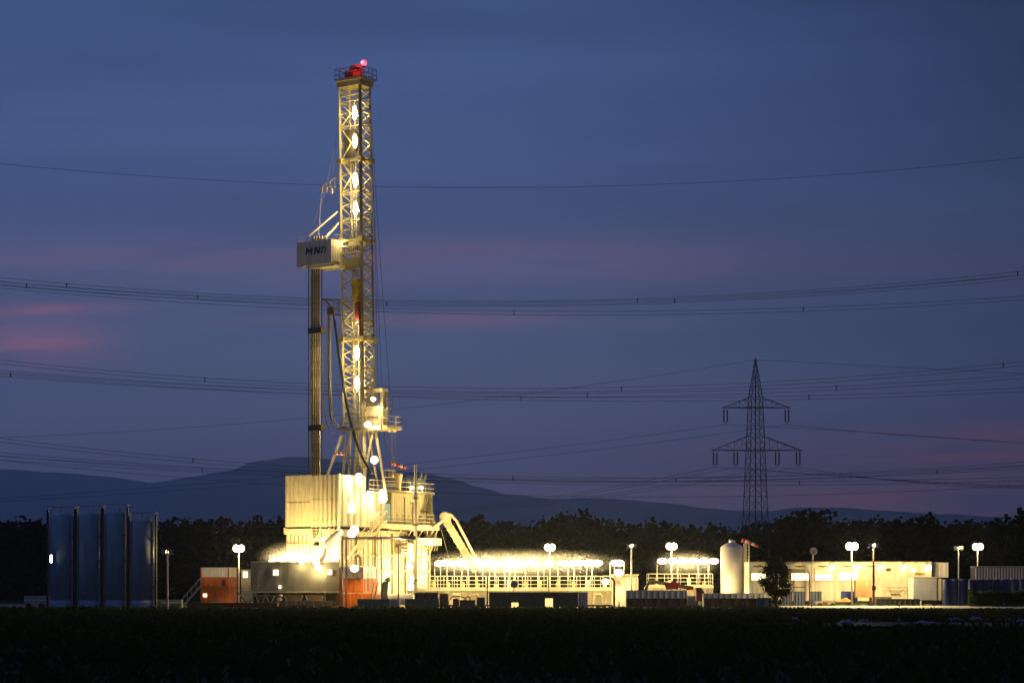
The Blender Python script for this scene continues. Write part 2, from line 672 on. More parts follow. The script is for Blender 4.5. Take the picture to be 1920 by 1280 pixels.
def MA(a, bb, z):
    (z0, l0, r0, v0), (z1, l1, r1, v1) = pr[803], pr[165]
    t = (z - z0) / (z1 - z0)
    L, R_, V = l0 + (l1 - l0) * t, r0 + (r1 - r0) * t, v0 + (v1 - v0) * t
    return Vector((L + (R_ - L) * a, MV + (V - MV) * bb, z))


def mz(y):
    return zat(y, uof(680, MV), MV)


z0m, z1m = mz(803), mz(158)
mast = MB(RW)
lev = [803, 768, 727, 690, 634, 600, 563, 500, 447, 410, 357, 297, 233, 186, 165]
for i, y_ in enumerate(lev):
    z = mz(y_)
    big = y_ in (634, 447, 297)
    r = .14 if big else .07
    mast.bar(MA(1, 0, z), MA(1, 1, z), r)
    mast.bar(MA(0, 0, z), MA(0, 1, z), r)
    mast.bar(MA(0, 1, z), MA(1, 1, z), r)
    if y_ < 700 or big:
        mast.bar(MA(0, 0, z), MA(1, 0, z), r)
for a, c in zip(lev[:-1], lev[1:]):
    za, zc = mz(a), mz(c)
    k = 2 if (a - c) > 30 else 1
    for q in range(k):
        s0, s1 = za + (zc - za) * q / k, za + (zc - za) * (q + 1) / k
        sm = (s0 + s1) / 2
        for A_ in (0, 1):
            mast.bar(MA(A_, 0, s0), MA(A_, 1, sm), .085)
            mast.bar(MA(A_, 1, sm), MA(A_, 0, s1), .085)
            if k == 2:
                mast.bar(MA(A_, 1, s0), MA(A_, 0, sm), .045)
        mast.bar(MA(0, 1, s0), MA(1, 1, s1), .08)
        mast.bar(MA(1, 1, s0), MA(0, 1, s1), .08)
    if a in (357, 297, 233) or a in (634, 600):
        mast.bar(MA(0, 0, zc), MA(.55, 0, (za + zc) / 2), .09)
        mast.bar(MA(.55, 0, (za + zc) / 2), MA(0, 0, za), .09)
mast_o = mast.build('mast', STEEL, rig)
for A_, B_ in ((0, 0), (1, 0), (0, 1), (1, 1)):
    m = MB(RW)
    m.bar(MA(A_, B_, z0m - .4), MA(A_, B_, z1m), .24 if (A_, B_) == (1, 0) else .17)
    for y_ in (634, 447, 297):
        z = mz(y_)
        p = MA(A_, B_, z)
        m.box(p.x - .33, p.x + .33, p.y - .33, p.y + .33, z - .28, z + .28)
    m.build('leg', STEEL, mast_o)
# ladder, guide rails, dark wind screen, cable bundle inside the mast
m = MB(RW)
m.ladder(MA(.2, .55, z0m), MA(.2, .55, mz(300)), (.5, 0, 0), .32, .035)
m.build('ladder', GALV, mast_o)
m = MB(RW)
for a in (.34, .62):
    m.bar(MA(a, .8, z0m), MA(a, .8, mz(180)), .09)
m.build('guide_rail', CREAM, mast_o)
m = MB(RW)
p, q = MA(.12, .12, mz(291)), MA(.95, .12, mz(238))
for i in range(9):
    z = p.z + (q.z - p.z) * i / 9
    m.box(p.x, q.x, p.y, p.y + .05, z, z + .36)
m.build('screen', STEELD, mast_o)
for k in range(6):
    m = MB(RW)
    a = .38 + .05 * k
    m.bar(MA(a, .45, mz(515)), MA(a, .5, mz(160)), .022, 3)
    m.build('drilling_line', GALV, mast_o)

# mast lamps: pairs of upright fittings
for y_ in (210, 263, 336, 390, 661, 718):
    z = mz(y_)
    p = MA(.77, 0, z) + Vector((0, -.05, 0))
    m = MB(RW)
    m.box(p.x - .14, p.x + .14, p.y + .12, p.y + .22, z - .8, z + .8)
    o = m.build('mast_lamp', STEELD, mast_o)
    globe(RW((p.x, p.y - .12, z)), .27, .2, .85, LENS, o, 'lamp_tube')
    point(o, RW((p.x - .35, p.y + .95, z)), 260, r=.1)  # extra point added behind the fitting to brighten the mast interior
    for dz in (-.5, .5):
        point(o, RW((p.x, p.y - .5, z + dz)), 420, r=.1)

# travelling block and top drive
cxm = MA(.5, .45, 0)
zb = mz(537)
m = MB(RW)
c = MA(.5, .45, zb)
m.box(c.x - .55, c.x + .55, c.y - .35, c.y + .35, zb - .6, zb + 1.1)
m.box(c.x - .4, c.x + .4, c.y - .3, c.y + .3, zb - 1.5, zb - .6)
m.path([c + Vector((0, -.36, .5)), c + Vector((0, .36, .5))], .62, 14)
m.path([c + Vector((0, -.38, -.5)), c + Vector((0, .38, -.5))], .45, 14)
m.build('travelling_block', mat('block_yellow', (.45, .36, .03), .5, var=.3), rig)
m = MB(RW)
zt = mz(585)
c = MA(.62, .45, zt)
m.box(c.x - .22, c.x + .22, c.y - .4, c.y + .3, zt - 1.2, zt + 1.5)
m.box(c.x - .5, c.x + .35, c.y - .25, c.y + .25, zt - .2, zt + .1)
m.path([c + Vector((-.5, 0, -1.0)), c + Vector((-.5, 0, 1.3))], .14, 8)
m.path([c + Vector((.1, 0, -3.6)), c + Vector((.1, 0, -1.2))], .12, 8)
m.build('top_drive', mat('dull_red', (.13, .012, .01), .5, var=.3), rig)
point(mast_o, RW(MA(.45, .05, mz(600))), 220, r=.08)

# crown with platform, sheaves, red beacon
zc = z1m
cr = MB(RW)
p0, p1 = MA(0, 0, zc), MA(1, 1, zc)
cr.box(p0.x - .25, p1.x + .25, p0.y - .25, p1.y + .35, zc, zc + .7)
cr.box(p0.x - .3, p1.x + .35, p0.y - .4, p1.y + .5, zc + .7, zc + .85)
cr.bar((p0.x, p0.y, zc - 1.0), (p1.x, p0.y, zc - 1.0), .12)
crown = cr.build('crown', STEEL, rig)
m = MB(RW)
m.rail([(p0.x - .35, p0.y - .45, zc + .85), (p1.x + .5, p0.y - .45, zc + .85), (p1.x + .5, p1.y + .65, zc + .85), (p0.x - .35, p1.y + .65, zc + .85),
        (p0.x - .35, p0.y - .45, zc + .85)], 1.25, .75, .035)
m.build('railing', REDP, crown)
for k in range(5):
    m = MB(RW)
    u = p0.x + .75 + k * .3
    m.path([(u, p0.y + .5, zc + 1.45), (u + .12, p0.y + .5, zc + 1.45)], .58, 18)
    m.build('sheave', STEEL, crown)
m = MB(RW)
m.box(p0.x + .6, p0.x + 2.4, p0.y + .9, p0.y + 1.3, zc + .85, zc + 2.3)
m.box(p0.x + 1.3, p0.x + 2.5, p0.y + .25, p0.y + .8, zc + 2.2, zc + 2.5)
m.build('crown_block', STEEL, crown)
m = MB(RW)
bp_ = Vector((uof(682, MV + .3), MV + .3, 0))
bz = zat(119, bp_.x, bp_.y)
m.bar((bp_.x, bp_.y, zc + .8), (bp_.x, bp_.y, bz - .2), .04)
m.lathe((bp_.x, bp_.y, bz), [(.12, -.45), (.2, -.4), (.2, -.31)], 10)
bo = m.build('beacon', STEELD, crown)
m = MB(RW)
m.lathe((bp_.x, bp_.y, bz), [(.16, -.26), (.31, -.14), (.34, .05), (.29, .22), (.12, .34)], 14)
m.build('red_globe', LENSR, bo)
point(bo, RW((bp_.x - .1, bp_.y - .6, bz + .1)), 210, col=(1, .03, .05), r=.1)
# top jib with hanging sheaves on the left of the mast
m = MB(RW)
ja, jb, jc, jd = RP(634, 330, MV), RP(604, 349, MV), RP(636, 353, MV), RP(619, 352, MV)
m.bar(ja, jb, .06)
m.bar(jb, jc, .05)
m.bar(RP(619, 340, MV), jd, .04)
m.bar(RP(628, 334, MV), RP(628, 356, MV), .04)
jib = m.build('jib', CREAM, rig)
for xx, yy_ in ((603.5, 355), (612, 354), (622, 357)):
    m = MB(RW)
    p = RP(xx, yy_, MV)
    m.box(p.x - .13, p.x + .13, p.y - .08, p.y + .08, p.z - .4, p.z + .25)
    m.bar(p + Vector((0, 0, .25)), p + Vector((0, 0, .6)), .03)
    m.build('pulley', CREAM, jib)
m = MB(RW)
m.bar(RP(634, 240, MV), RP(612, 350, MV), .02, 3)
m.bar(RP(632, 236, MV), RP(622, 355, MV), .02, 3)
m.bar(RP(612, 358, MV), RP(583, 430, MV - 3), .02, 3)
m.bar(RP(603, 360, MV), RP(598, 440, MV - 3), .02, 3)
m.build('tugger_line', GALV, jib)

# ---- racking board with sign
BV = 2.6
ub0, ub1 = uof(556, BV), uof(621, BV)
bz0, bz1 = zat(493, ub1, BV), zat(447.5, ub1, BV)
vb1 = vof(637, ub1)
usm = uof(567.5, BV)
rb = MB(RW)
rb.box(usm + .03, ub1, BV, BV + .12, bz0, bz1)
rb.box(ub0, usm - .03, BV + .02, BV + .14, bz0 - .05, bz1)
rb.box(ub0, ub0 + .1, BV + .15, vb1, bz0, bz1)
rb.box(ub0, ub1, vb1, vb1 + .1, bz0, bz1)
board = rb.build('racking_board', CREAM2, rig)
m = MB(RW)
m.box(ub1 - .08, ub1, BV + .13, vb1 - .01, bz0 + .3, bz1)
m.ribs_side(ub1, BV + .2, vb1 - .1, bz0 + .35, bz1, .4, .05)
m.build('side_panel', CREAM2, board)
m = MB(RW)
m.box(ub0 + 1.9, ub1 + .3, BV + .2, vb1 - .05, bz0 - .32, bz0 - .1)
for k in range(9):
    u = ub0 + 2.1 + k * .36
    m.box(u, u + .08, BV + .3, vb1 + 1.2, bz0 - .1, bz0 + .02)
m.box(uof(600, vb1), uof(640, vb1), vb1 + .2, vb1 + .6, bz0 - .4, bz0 - .15)
m.build('finger_frame', CREAM, board)
m = MB(RW)
for k in range(5):
    u = uof(586, BV + .4) + k * .42
    m.box(u, u + .25, BV + .3, BV + .8, bz1, bz1 + .55)
m.build('winch_box', CREAM2, board)
m = MB(RW)
m.bar(RP(579, 443, BV + .3), RP(634, 396, MV), .13)
m.bar(RP(611, 446, BV + .3), RP(636, 417, MV), .12)
m.build('strut', CREAM2, board)
m = MB(RW)
m.rail([(ub0, BV + .1, bz1), (ub0, vb1, bz1), (ub1, vb1, bz1)], .7, 1.0, .03)
m.build('railing', GALV, board)


def text(body, T, size, m, parent, name='letters', shear=0.0, bold=0.0, extr=.02):
    """T maps (x right, y depth, z up) to the world"""
    cu = bpy.data.curves.new(name, 'FONT')
    cu.body = body
    cu.size = size
    cu.shear = shear
    cu.offset = bold
    cu.extrude = extr
    cu.resolution_u = 3
    cu.align_x = 'CENTER'
    tmp = bpy.data.objects.new('tmp_text', cu)
    COL.objects.link(tmp)
    bpy.context.view_layer.update()
    me0 = bpy.data.meshes.new_from_object(tmp.evaluated_get(bpy.context.evaluated_depsgraph_get()))
    mb = MB(T)
    mb.add([(v.co.x, -v.co.z, v.co.y) for v in me0.vertices], [tuple(p.vertices) for p in me0.polygons])
    bpy.data.objects.remove(tmp)
    bpy.data.curves.remove(cu)
    bpy.data.meshes.remove(me0)
    return mb.build(name, m, parent)


zc_t = zat(476.3, uof(592, BV), BV)
def glyph(xx, polys):
    u0 = uof(xx, BV)
    g = MB(lambda p: RW((u0 + p[0] + (p[1]) * .25, BV - .045, zc_t + p[1])))
    for poly in polys:
        g.add([(a_, b_, 0) for a_, b_ in poly], [tuple(range(len(poly)))])
    g.build('letter', BLACKP, board)


H_ = .78
glyph(572.6, [[(0, 0), (.24, 0), (.24, H_), (0, H_)], [(.76, 0), (1.0, 0), (1.0, H_), (.76, H_)], [(.24, H_), (.24, .46), (.5, .14), (.5, .44)], [(.76, H_), (.5, .44), (.5, .14), (.76, .46)]])
glyph(588.4, [[(0, 0), (.23, 0), (.23, H_), (0, H_)], [(.65, 0), (.88, 0), (.88, H_), (.65, H_)], [(.23, H_), (.23, .44), (.65, 0), (.65, .34)]])
u_ = uof(602, BV)
m = MB(lambda p: RW((u_ + p[0] + (p[2] - zc_t) * .25, BV - .045, p[2])))
zt_ = zc_t


def strip(pts):
    n = len(pts)
    m.add([(a, 0, zt_ + b) for a, b in pts], [tuple(range(n))])


strip([(0, 0), (.18, 0), (.18, .76), (0, .76)])
strip([(.18, .6), (.44, .6), (.36, .76), (.18, .76)])
strip([(.18, 0), (.28, 0), (.2, .16), (.18, .16)])
m.build('letter', BLACKP, board)
m = MB(lambda p: RW((u_ + p[0] + (p[2] - zc_t) * .25, BV - .045, p[2])))
arc_o = [(.36 + .36 * math.cos(t), .38 + .38 * math.sin(t)) for t in [math.radians(a) for a in range(-75, 66, 14)]]
arc_i = [(.36 + .2 * math.cos(t), .38 + .26 * math.sin(t)) for t in [math.radians(a) for a in range(65, -76, -14)]]
strip(arc_o + arc_i)
m.build('letter', GREYP, board)
point(board, RW((ub1 + .9, vb1 - .3, (bz0 + bz1) / 2 + 1.3)), 110, r=.1)
point(board, RW((ub1 - 1.3, BV + .9, bz1 + 1.0)), 60, r=.06)

# mast fingerboard level gear
m = MB(RW)
zz = mz(480)
a0, a1 = MA(0, 0, zz), MA(1, 1, zz)
m.box(a0.x + .2, a1.x - .2, a0.y - .05, a0.y + .1, mz(502), mz(481))
m.box(a0.x - .2, a1.x + .1, a0.y - .2, a0.y + .05, mz(473), mz(470))
m.box(a0.x - .2, a1.x + .1, a0.y - .2, a0.y + .05, mz(460), mz(457))
m.box(a0.x + .2, a1.x - .1, a0.y + .9, a0.y + 1.2, mz(460), mz(447))
for k in range(9):
    u = a0.x + .1 + k * (a1.x - a0.x - .1) / 9
    m.box(u, u + .1, a0.y - .12, a0.y, mz(470), mz(460))
m.build('monkey_platform', OLIVE, rig)
point(mast_o, RW((a0.x + .35, a0.y - .4, mz(452))), 190, r=.12)

# ---- standpipe manifold and hoses
m = MB(RW)
HV = MV - .3
m.bar(RP(604, 562, HV), RP(646, 562, HV), .09, 6)
m.bar(RP(634, 562, HV), RP(634, 592, HV), .06)
m.bar(RP(626, 591, HV), RP(646, 591, HV), .05)
m.rail([RP(626, 591, HV), RP(642, 591, HV)], 1.5, .5, .03)
p = RP(621, 582, HV)
m.box(p.x - .38, p.x + .38, p.y - .3, p.y + .3, p.z - .5, p.z + .4)
m.build('manifold', OLIVE, rig)
hoses = [[(604, 563), (604, 640), (605, 710), (607, 760), (613, 795), (622, 815), (634, 818), (641, 817)],
         [(616, 590), (616, 680), (617, 740), (619, 778), (625, 797), (634, 804), (648, 804)],
         [(619, 590), (619, 680), (620, 735), (622, 772), (628, 793), (637, 800), (650, 800)],
         [(611, 564), (622, 575), (626, 595), (634, 660), (644, 730), (654, 780), (664, 820), (677, 855), (696, 888)],
         [(628, 600), (637, 665), (647, 733), (657, 785), (668, 822), (681, 857), (699, 888)]]
for k, h in enumerate(hoses):
    m = MB(RW)
    m.path([RP(x, y, MV - .45 - .12 * k) for x, y in h], .10 if k != 0 else .06, 6)
    m.build('hose', RUBBER if k > 2 else OLIVE, rig)
for pts in ([(694, 180), (702, 400), (715, 700), (724, 870)], [(696, 215), (707, 400), (718, 560), (730, 720), (742, 880)], [(695, 200), (703, 460), (709, 720), (712, 830)]):
    m = MB(RW)
    m.path([RP(x, y, MV + 2.5) for x, y in pts], .025, 3)
    m.build('guy_line', WIRE, rig)

# ---- drill pipe stands in the racking board
pz0 = ZF
for k in range(9):
    front = k < 5  # golden front colour carries lamp light, black rear colour the shaded gaps
    xx = 583.5 + k * 4.0 if front else 585.3 + (k - 5) * 4.0
    v = BV + (.6 if front else 1.1)
    u = uof(xx, v)
    m = MB(RW)
    zt = bz0 + .1
    prof = []
    z = pz0
    joints = [pz0 + (zt - pz0) * q for q in (.0, .34, .67, 1.0)]
    for a, c_ in zip(joints[:-1], joints[1:]):
        prof += [(.095, a + .01), (.095, a + .5), (.07, a + .6), (.07, c_ - .5), (.095, c_ - .4)]
    m.lathe((u, v, 0), prof, 8)
    tag(m.build('drill_pipe_stand', DRILL if front else RUBBER, smooth=False, org=RW((u, v, pz0))), 'long upright %s drill pipe stand hanging below the white racking board' % ('golden lit front' if front else 'shade-coloured rear'), 'drill pipe', '%s drill pipe stands racked beside the mast' % ('front' if front else 'rear'))
for yb in (620, 802):
    m = MB(RW)
    p, q = RP(580, yb, BV + .6), RP(602, yb, BV + .6)
    m.box(p.x, q.x, BV + .45, BV + .55, p.z - .35, p.z + .3)
    m.box(p.x, q.x, BV + 1.25, BV + 1.35, p.z - .35, p.z + .3)
    m.box(p.x - .1, p.x, BV + .45, BV + 1.35, p.z - .35, p.z + .3)
    m.box(q.x, q.x + .1, BV + .45, BV + 1.35, p.z - .35, p.z + .3)
    tag(m.build('pipe_clamp', STEELD, org=RW(((p.x + q.x) / 2, BV + .9, p.z))), 'dark clamp band holding the drill pipes at %s' % ('mid height' if yb == 620 else 'their lower part'), 'clamp', 'clamps on the drill pipes')
m = MB(RW)
for xx in (578.7, 603.5):
    m.bar(RP(xx, 495, BV + 1.1), (uof(xx, BV + 1.1), BV + 1.1, ZF), .06, 6)
m.build('guide_post', STEELD, board)

# ---- mast foot: platform, enclosure, spread legs
zp = mz(803)
m = MB(RW)
pa, pb = uof(640, MV - .8), uof(716, MV - .8)
m.box(pa, pb, MV - .9, MV + 3.0, zp - .15, zp + .05)
m.box(pa, pb, MV - 1.0, MV - .9, zp - .3, zp + .1)
plat = m.build('mast_platform', CREAM, rig)
m = MB(RW)
m.rail([(pa, MV + 1, zp), (pa, MV - .85, zp), (pb, MV - .85, zp)], 1.2, .9, .03)
m.build('railing', GALV, plat)
m = MB(RW)
pu = uof(716, MV - .8)
vq = vof(742, pu)
m.box(pu + .01, pu + .9, MV - .9, vq, zp - .2, zp + .04)
m.rail([(pu + .85, MV - .8, zp + .04), (pu + .85, vq - .05, zp + .04), (pu, vq - .05, zp + .04)], 1.2, .75, .035)
m.rail([(pu, MV - .8, zp + .04), (pu + .85, MV - .8, zp + .04)], 1.9, .4, .035)
m.path([(pu + .4, vq - 1.8, zp - .3), (pu + .8, vq - 1.8, zp - .3)], .28, 8)
m.path([(pu + .4, vq - .9, zp - .3), (pu + .8, vq - .9, zp - .3)], .24, 8)
m.build('side_platform', CREAM, plat)
# enclosure behind the mast front (hoist gear housing)
eu0, eu1 = uof(683, MV + .4), uof(717, MV + .4)
m = MB(RW)
m.box(eu0, eu1, MV + .5, MV + 1.5, mz(800), mz(766))
m.box(eu0 - .2, eu1 + .1, MV + .42, MV + 1.6, mz(766), mz(762))
enc = m.build('winch_housing', CREAM2, rig)
m = MB(RW)
m.box(eu0 + .5, eu1 - .7, MV + .42, MV + .495, mz(783), mz(780))
m.build('louvre', OLIVE, enc)
m = MB(RW)
ez = (mz(762), mz(729))
ex0, ex1 = uof(690, MV + .6), uof(715.5, MV + .6)
for u in (ex0, ex1):
    m.bar((u, MV + .7, ez[0]), (u, MV + .7, ez[1]), .14)
    m.bar((u, MV + 1.4, ez[0]), (u, MV + 1.4, ez[1]), .14)
m.box(ex0 - .2, ex1 + .15, MV + .55, MV + 1.6, ez[1] - .35, ez[1])
m.bar((ex0, MV + .7, ez[0]), ((ex0 + ex1) / 2 - .3, MV + .7, ez[1]), .12)
m.bar((ex1 - .5, MV + .7, ez[0]), ((ex0 + ex1) / 2, MV + .7, ez[1]), .12)
m.box(ex1 - .35, ex1 - .05, MV + .8, MV + 1.4, ez[0], ez[1] - .35)
m.build('hoist_frame', CREAM, rig)
m = MB(RW)
su = uof(717, MV + .8)
sv = vof(727, su)
m.box(su, su + .7, MV + .8, sv, mz(768), mz(766))
m.rail([(su, sv - .02, mz(766)), (su + .68, sv - .02, mz(766)), (su + .68, MV + .85, mz(766))], 1.35, .7, .03)
m.ladder((su + .5, sv + .1, mz(890)), (su + .5, sv + .1, mz(805)), (.1, .5, 0), .35, .03)
m.build('upper_landing', GALV, rig)

legs = [((641, 816), (609, 905), -1.0, -1.6, .22), ((657, 806), (650, 1000), 0, -.2, .2), ((671, 806), (655, 1000), 1.0, .8, .2), ((668, 806), (686, 930), 0, 0, .17),
        ((683, 806), (684, 1000), 0, 0, .26), ((700, 806), (674, 930), 0, 0, .17), ((704, 806), (724, 930), .5, .5, .2), ((690, 806), (712, 930), 1.8, 1.8, .16),
        ((676, 806), (668, 930), 1.8, 1.8, .16), ((647, 815), (640, 930), 1.8, 1.8, .14)]
for (xa, ya), (xb, yb), da, db, r in legs:
    m = MB(RW)
    m.bar(RP(xa, ya, MV + da), RP(xb, yb, MV + db), r)
    m.build('mast_leg', CREAM2 if r > .2 else CREAM, rig)
m = MB(RW)
m.bar(RP(648, 858, MV - .6), RP(694, 858, MV - .6), .06)
m.rail([RP(648, 876, MV - .6), RP(692, 876, MV - .6)], 1.1, 1.0, .03)
m.bar(RP(660, 845, MV), RP(676, 845, MV), .05)
m.path([RP(657, 812, MV - 1.2), RP(651, 840, MV - 1.2), RP(646, 870, MV - 1.2), RP(645, 884, MV - 1.2)], .07, 5)
m.path([RP(654, 868, MV - 1.2), RP(642, 868, MV - 1.2)], .05, 5)
m.build('leg_brace', OLIVE, rig)

# ---- wind walls
m = MB(RW)
uL = uof(535, 0)
uS = uof(583.5, 0)
m.box(uL, uS - .02, 0.0, .12, ZF, ZT + .12)
m.ribs(uL + .1, uS - .1, 0, ZF + .02, ZF + (ZT - ZF) * .47, .62, .24, .6)
m.ribs(uL + .1, uS - .1, 0, ZF + (ZT - ZF) * .49, ZT + .05, .62, .24, .6)
ww = m.build('wind_wall', CREAM, rig)
m = MB(RW)
m.box(uS + .02, -.15, -.04, .08, ZF, ZT)
for q0, q1 in ((0, .12), (.13, .52), (.53, 1)):
    m.ribs(uS + .1, -.2, -.04, ZF + (ZT - ZF) * q0 + .02, ZF + (ZT - ZF) * q1 - .02, .56, .2, .6)
m.build('wind_wall', CREAM, rig)
m = MB(RW)
m.box(-.14, .08, -.1, .12, ZF - 3.8, ZT + .1)
m.build('corner_post', CREAM2, rig)
vA, vB_, vC_ = vof(685, 0), vof(691, 0), vof(721, 0)
zT2 = zat(926, 0, 8)
m = MB(RW)
m.box(-.1, .02, .13, vA, ZF, ZT)
m.ribs_side(.02, .2, vA - .1, ZF + .05, ZT - .05, .9, .1, .55)
sw = m.build('wind_wall', CREAM2, rig)
m = MB(RW)
v0_, v1_ = vof(653, .15), vof(665.5, .15)
m.box(.13, .2, v0_, v1_, zat(962, 0, 4), zat(943, 0, 4))
m.build('window', GLASSW, sw)
m = MB(RW)
m.box(-.1, .02, vA + .02, vC_, ZF, zT2)
m.ribs_side(.02, vA + .1, vC_ - .1, ZF + .05, zT2 - .05, .8, .1, .55)
m.box(-.15, .2, vA + .02, vC_, zT2, zT2 + .25)
m.build('wind_wall', CREAM2, rig)
m = MB(RW)
m.box(uL, uL + .1, .13, 7, ZF, ZT)
m.box(uL, -.1, 11.5, 11.62, ZF, zT2)
m.build('back_wall', CREAM, rig)
m = MB(RW)
m.box(uL + .1, -.12, .13, 11.4, ZF - .15, ZF)
m.build('drill_floor', STEELD, rig)
# little beak on the top left corner
m = MB(RW)
m.bar((uL - .5, 0, ZT + .3), (uL + .4, 0, ZT + .15), .06)
m.bar((uL - .1, 0, ZT), (uL - .1, 0, ZT + .4), .05)
m.build('hook', STEELD, rig)

# drawworks house to the right
vD0, vD1 = vof(735, 0), vof(811, 0)
m = MB(RW)
m.box(-4.0, -.05, vD0, vD1, ZF - .2, zat(925, 0, 12))
m.ribs_side(-.05, vD0 + .05, vD1 - .1, ZF, zat(927, 0, 12), .34, .05)
dh = m.build('drawworks_house', CREAM, rig)
m = MB(RW)
zd = zat(925, 0, 12)
for (va, vb, za, zb_) in ((.45, .62, .72, .76), (.5, .52, .2, .72), (.3, .32, .1, .9), (.7, .9, .5, .53)):
    m.box(-.0, .06, vD0 + (vD1 - vD0) * va, vD0 + (vD1 - vD0) * vb, ZF + (zd - ZF) * za, ZF + (zd - ZF) * zb_)
m.build('door_frame', OLIVE, dh)
m = MB(RW)
m.box(-.3, -.2, vC_ + .05, vD0 - .02, ZF, zat(944, 0, 10))
m.build('curtain', LBLUE, rig)
# deck above it, railing, vessels
vE = vof(690, 0)
zu = zat(923, 0, 8)
m = MB(RW)
m.box(-3.9, .25, vC_, vD1 + .1, zd + .02, zd + .2)
udk = m.build('upper_deck', OLIVE, rig)
m = MB(RW)
m.rail([(.2, vE, zd + .2), (.2, vD1 + .05, zd + .2), (-3.8, vD1 + .05, zd + .2)], 1.15, .8, .032)
m.rail([(.2, vof(722, .2), zd + .2), (.2, vof(742, .2), zd + .2)], 2.4, .7, .032, (.33, .66, 1))
m.build('railing', CREAM, udk)


def deck_pt(x, y, u):
    return RQ(x, y, u)


p = deck_pt(745, 913, -1.0)
m = MB(RW)
m.lathe((p.x, p.y, p.z), [(.45, -.6), (.45, .2), (.62, 1.3), (.66, 1.55), (.5, 1.7)], 16)
m.lathe((p.x - .2, p.y - .9, p.z + 1.4), [(.3, -.3), (.36, 0), (.25, .3)], 10)
m.lathe((p.x - .2, p.y + .7, p.z + 1.4), [(.3, -.3), (.36, 0), (.25, .3)], 10)
m.build('hopper', CREAM, rig, smooth=True)
p = deck_pt(771, 912, -1.6)
m = MB(RW)
m.lathe((p.x, p.y, p.z), [(1.15, -.6), (1.2, .3), (1.05, .85), (.7, 1.2), (.1, 1.4)], 22)
m.build('dome', mat('dome_grey', (.25, .33, .38), .4, .3, var=.15), rig, smooth=True)
m = MB(RW)
p = deck_pt(793, 913, -.6)
for q in range(6):
    m.bar(p + Vector((0, q * .16 - .4, 0)), p + Vector((0, q * .3 - .9, 1.0 + (q % 3) * .35)), .05)
m.build('plume_bars', CREAM2, rig)  # added bars standing in for a bright steam plume
for xx, u_, P_ in ((772, .3, 120), (790, .2, 160)):
    p = deck_pt(xx, 914, u_)
    flood(rig, RW(p), P_, .2, .3, 'deck_lamp')
# piping on the right side of the drawworks house
for q in range(4):
    m = MB(RW)
    v = vD1 - 1.0 + q * .28
    m.path([(.2, v - .4, zd), (.22, v - .3, zd - 1.4), (.22, v + .1, ZF + .6), (.25, v, ZF - 1.6)], .1, 6)
    m.build('pipe', OLIVE, rig)
# side walkway
zw = zat(984, 1, 10)
vw0, vw1 = vof(712, 1.2), vof(822, 1.2)
m = MB(RW)
m.box(.1, 1.3, vw0, vw1, zw - .35, zw)
m.box(1.3, 1.36, vw0, vw1, zw - .45, zw + .05)
wk = m.build('walkway', CREAM, rig)
m = MB(RW)
m.rail([(1.3, vw0, zw), (1.3, vw1 - .8, zw)], 1.35, 1.05, .032, (.33, .66, 1))
m.build('railing', CREAM, wk)
m = MB(RW)
for q in range(5):
    v = vw0 + 2 + q * (vw1 - vw0 - 3) / 4
    m.bar((.05, v, zw - 2.0), (1.25, v, zw - .35), .07)
m.bar((1.2, vw1 - .2, zw - .4), (.3, vw1 - 1.2, zw - 4.5), .1)
m.bar((1.2, vw1 - 2.2, zw - .4), (.3, vw1 - 1.0, zw - 3.4), .07)
m.build('bracket', CREAM, wk)
# stair along the side
m = MB(RW)
sa, sb = RQ(664, 1030, 1.3), RQ(714, 976, 1.3)
w_ = Vector((.9, 0, 0))
for k_ in (0, 1):
    m.path([sa + w_ * k_, sb + w_ * k_], .13, 4)
    m.path([sa + w_ * k_ + Vector((0, 0, 1.1)), sb + w_ * k_ + Vector((0, 0, 1.1))], .05, 4)
    for q in range(9):
        p = sa.lerp(sb, q / 8) + w_ * k_
        m.bar(p, p + Vector((0, 0, 1.1)), .035)
nst = 22
for q in range(nst):
    p = sa.lerp(sb, q / (nst - 1))
    m.box(p.x, p.x + .9, p.y - .13, p.y + .13, p.z - .02, p.z + .02)
sc2, sd = RQ(640, 1062, 1.3), RQ(664, 1031, 1.3)
m.path([sc2, sd], .12, 4)
m.path([sc2 + w_, sd + w_], .12, 4)
m.path([sc2 + w_ + Vector((0, 0, 1.1)), sd + w_ + Vector((0, 0, 1.1))], .05, 4)
m.build('stair', CREAM, rig)

# ---- substructure below the floor
m = MB(RW)
u1_ = uof(538, .2)
u2_ = uof(582, .2)
zb0 = 0.02
m.box(u1_, u2_, .25, 3.2, zb0, ZF - .25)
m.build('base_tower', CREAM2, rig)
m = MB(RW)
for yb in (997, 1017, 1035, 1060, 1090):
    z = zat(yb, -4, .2)
    m.box(u1_ - .05, u2_ + .05, .15, .25, z - .12, z + .12)
for q in range(7):
    u = u1_ + (u2_ - u1_) * q / 6
    m.box(u - .06, u + .06, .12, .249, zb0, ZF - .3)
m.build('tower_frame', STEEL, rig)
m = MB(RW)
m.box(u1_ - .25, u2_ + .1, .05, .6, ZF - .85, ZF - .25)
m.box(u1_ - .4, u1_ - .1, .1, .6, ZF - .8, ZF - .1)
m.build('beam', CREAM, rig)
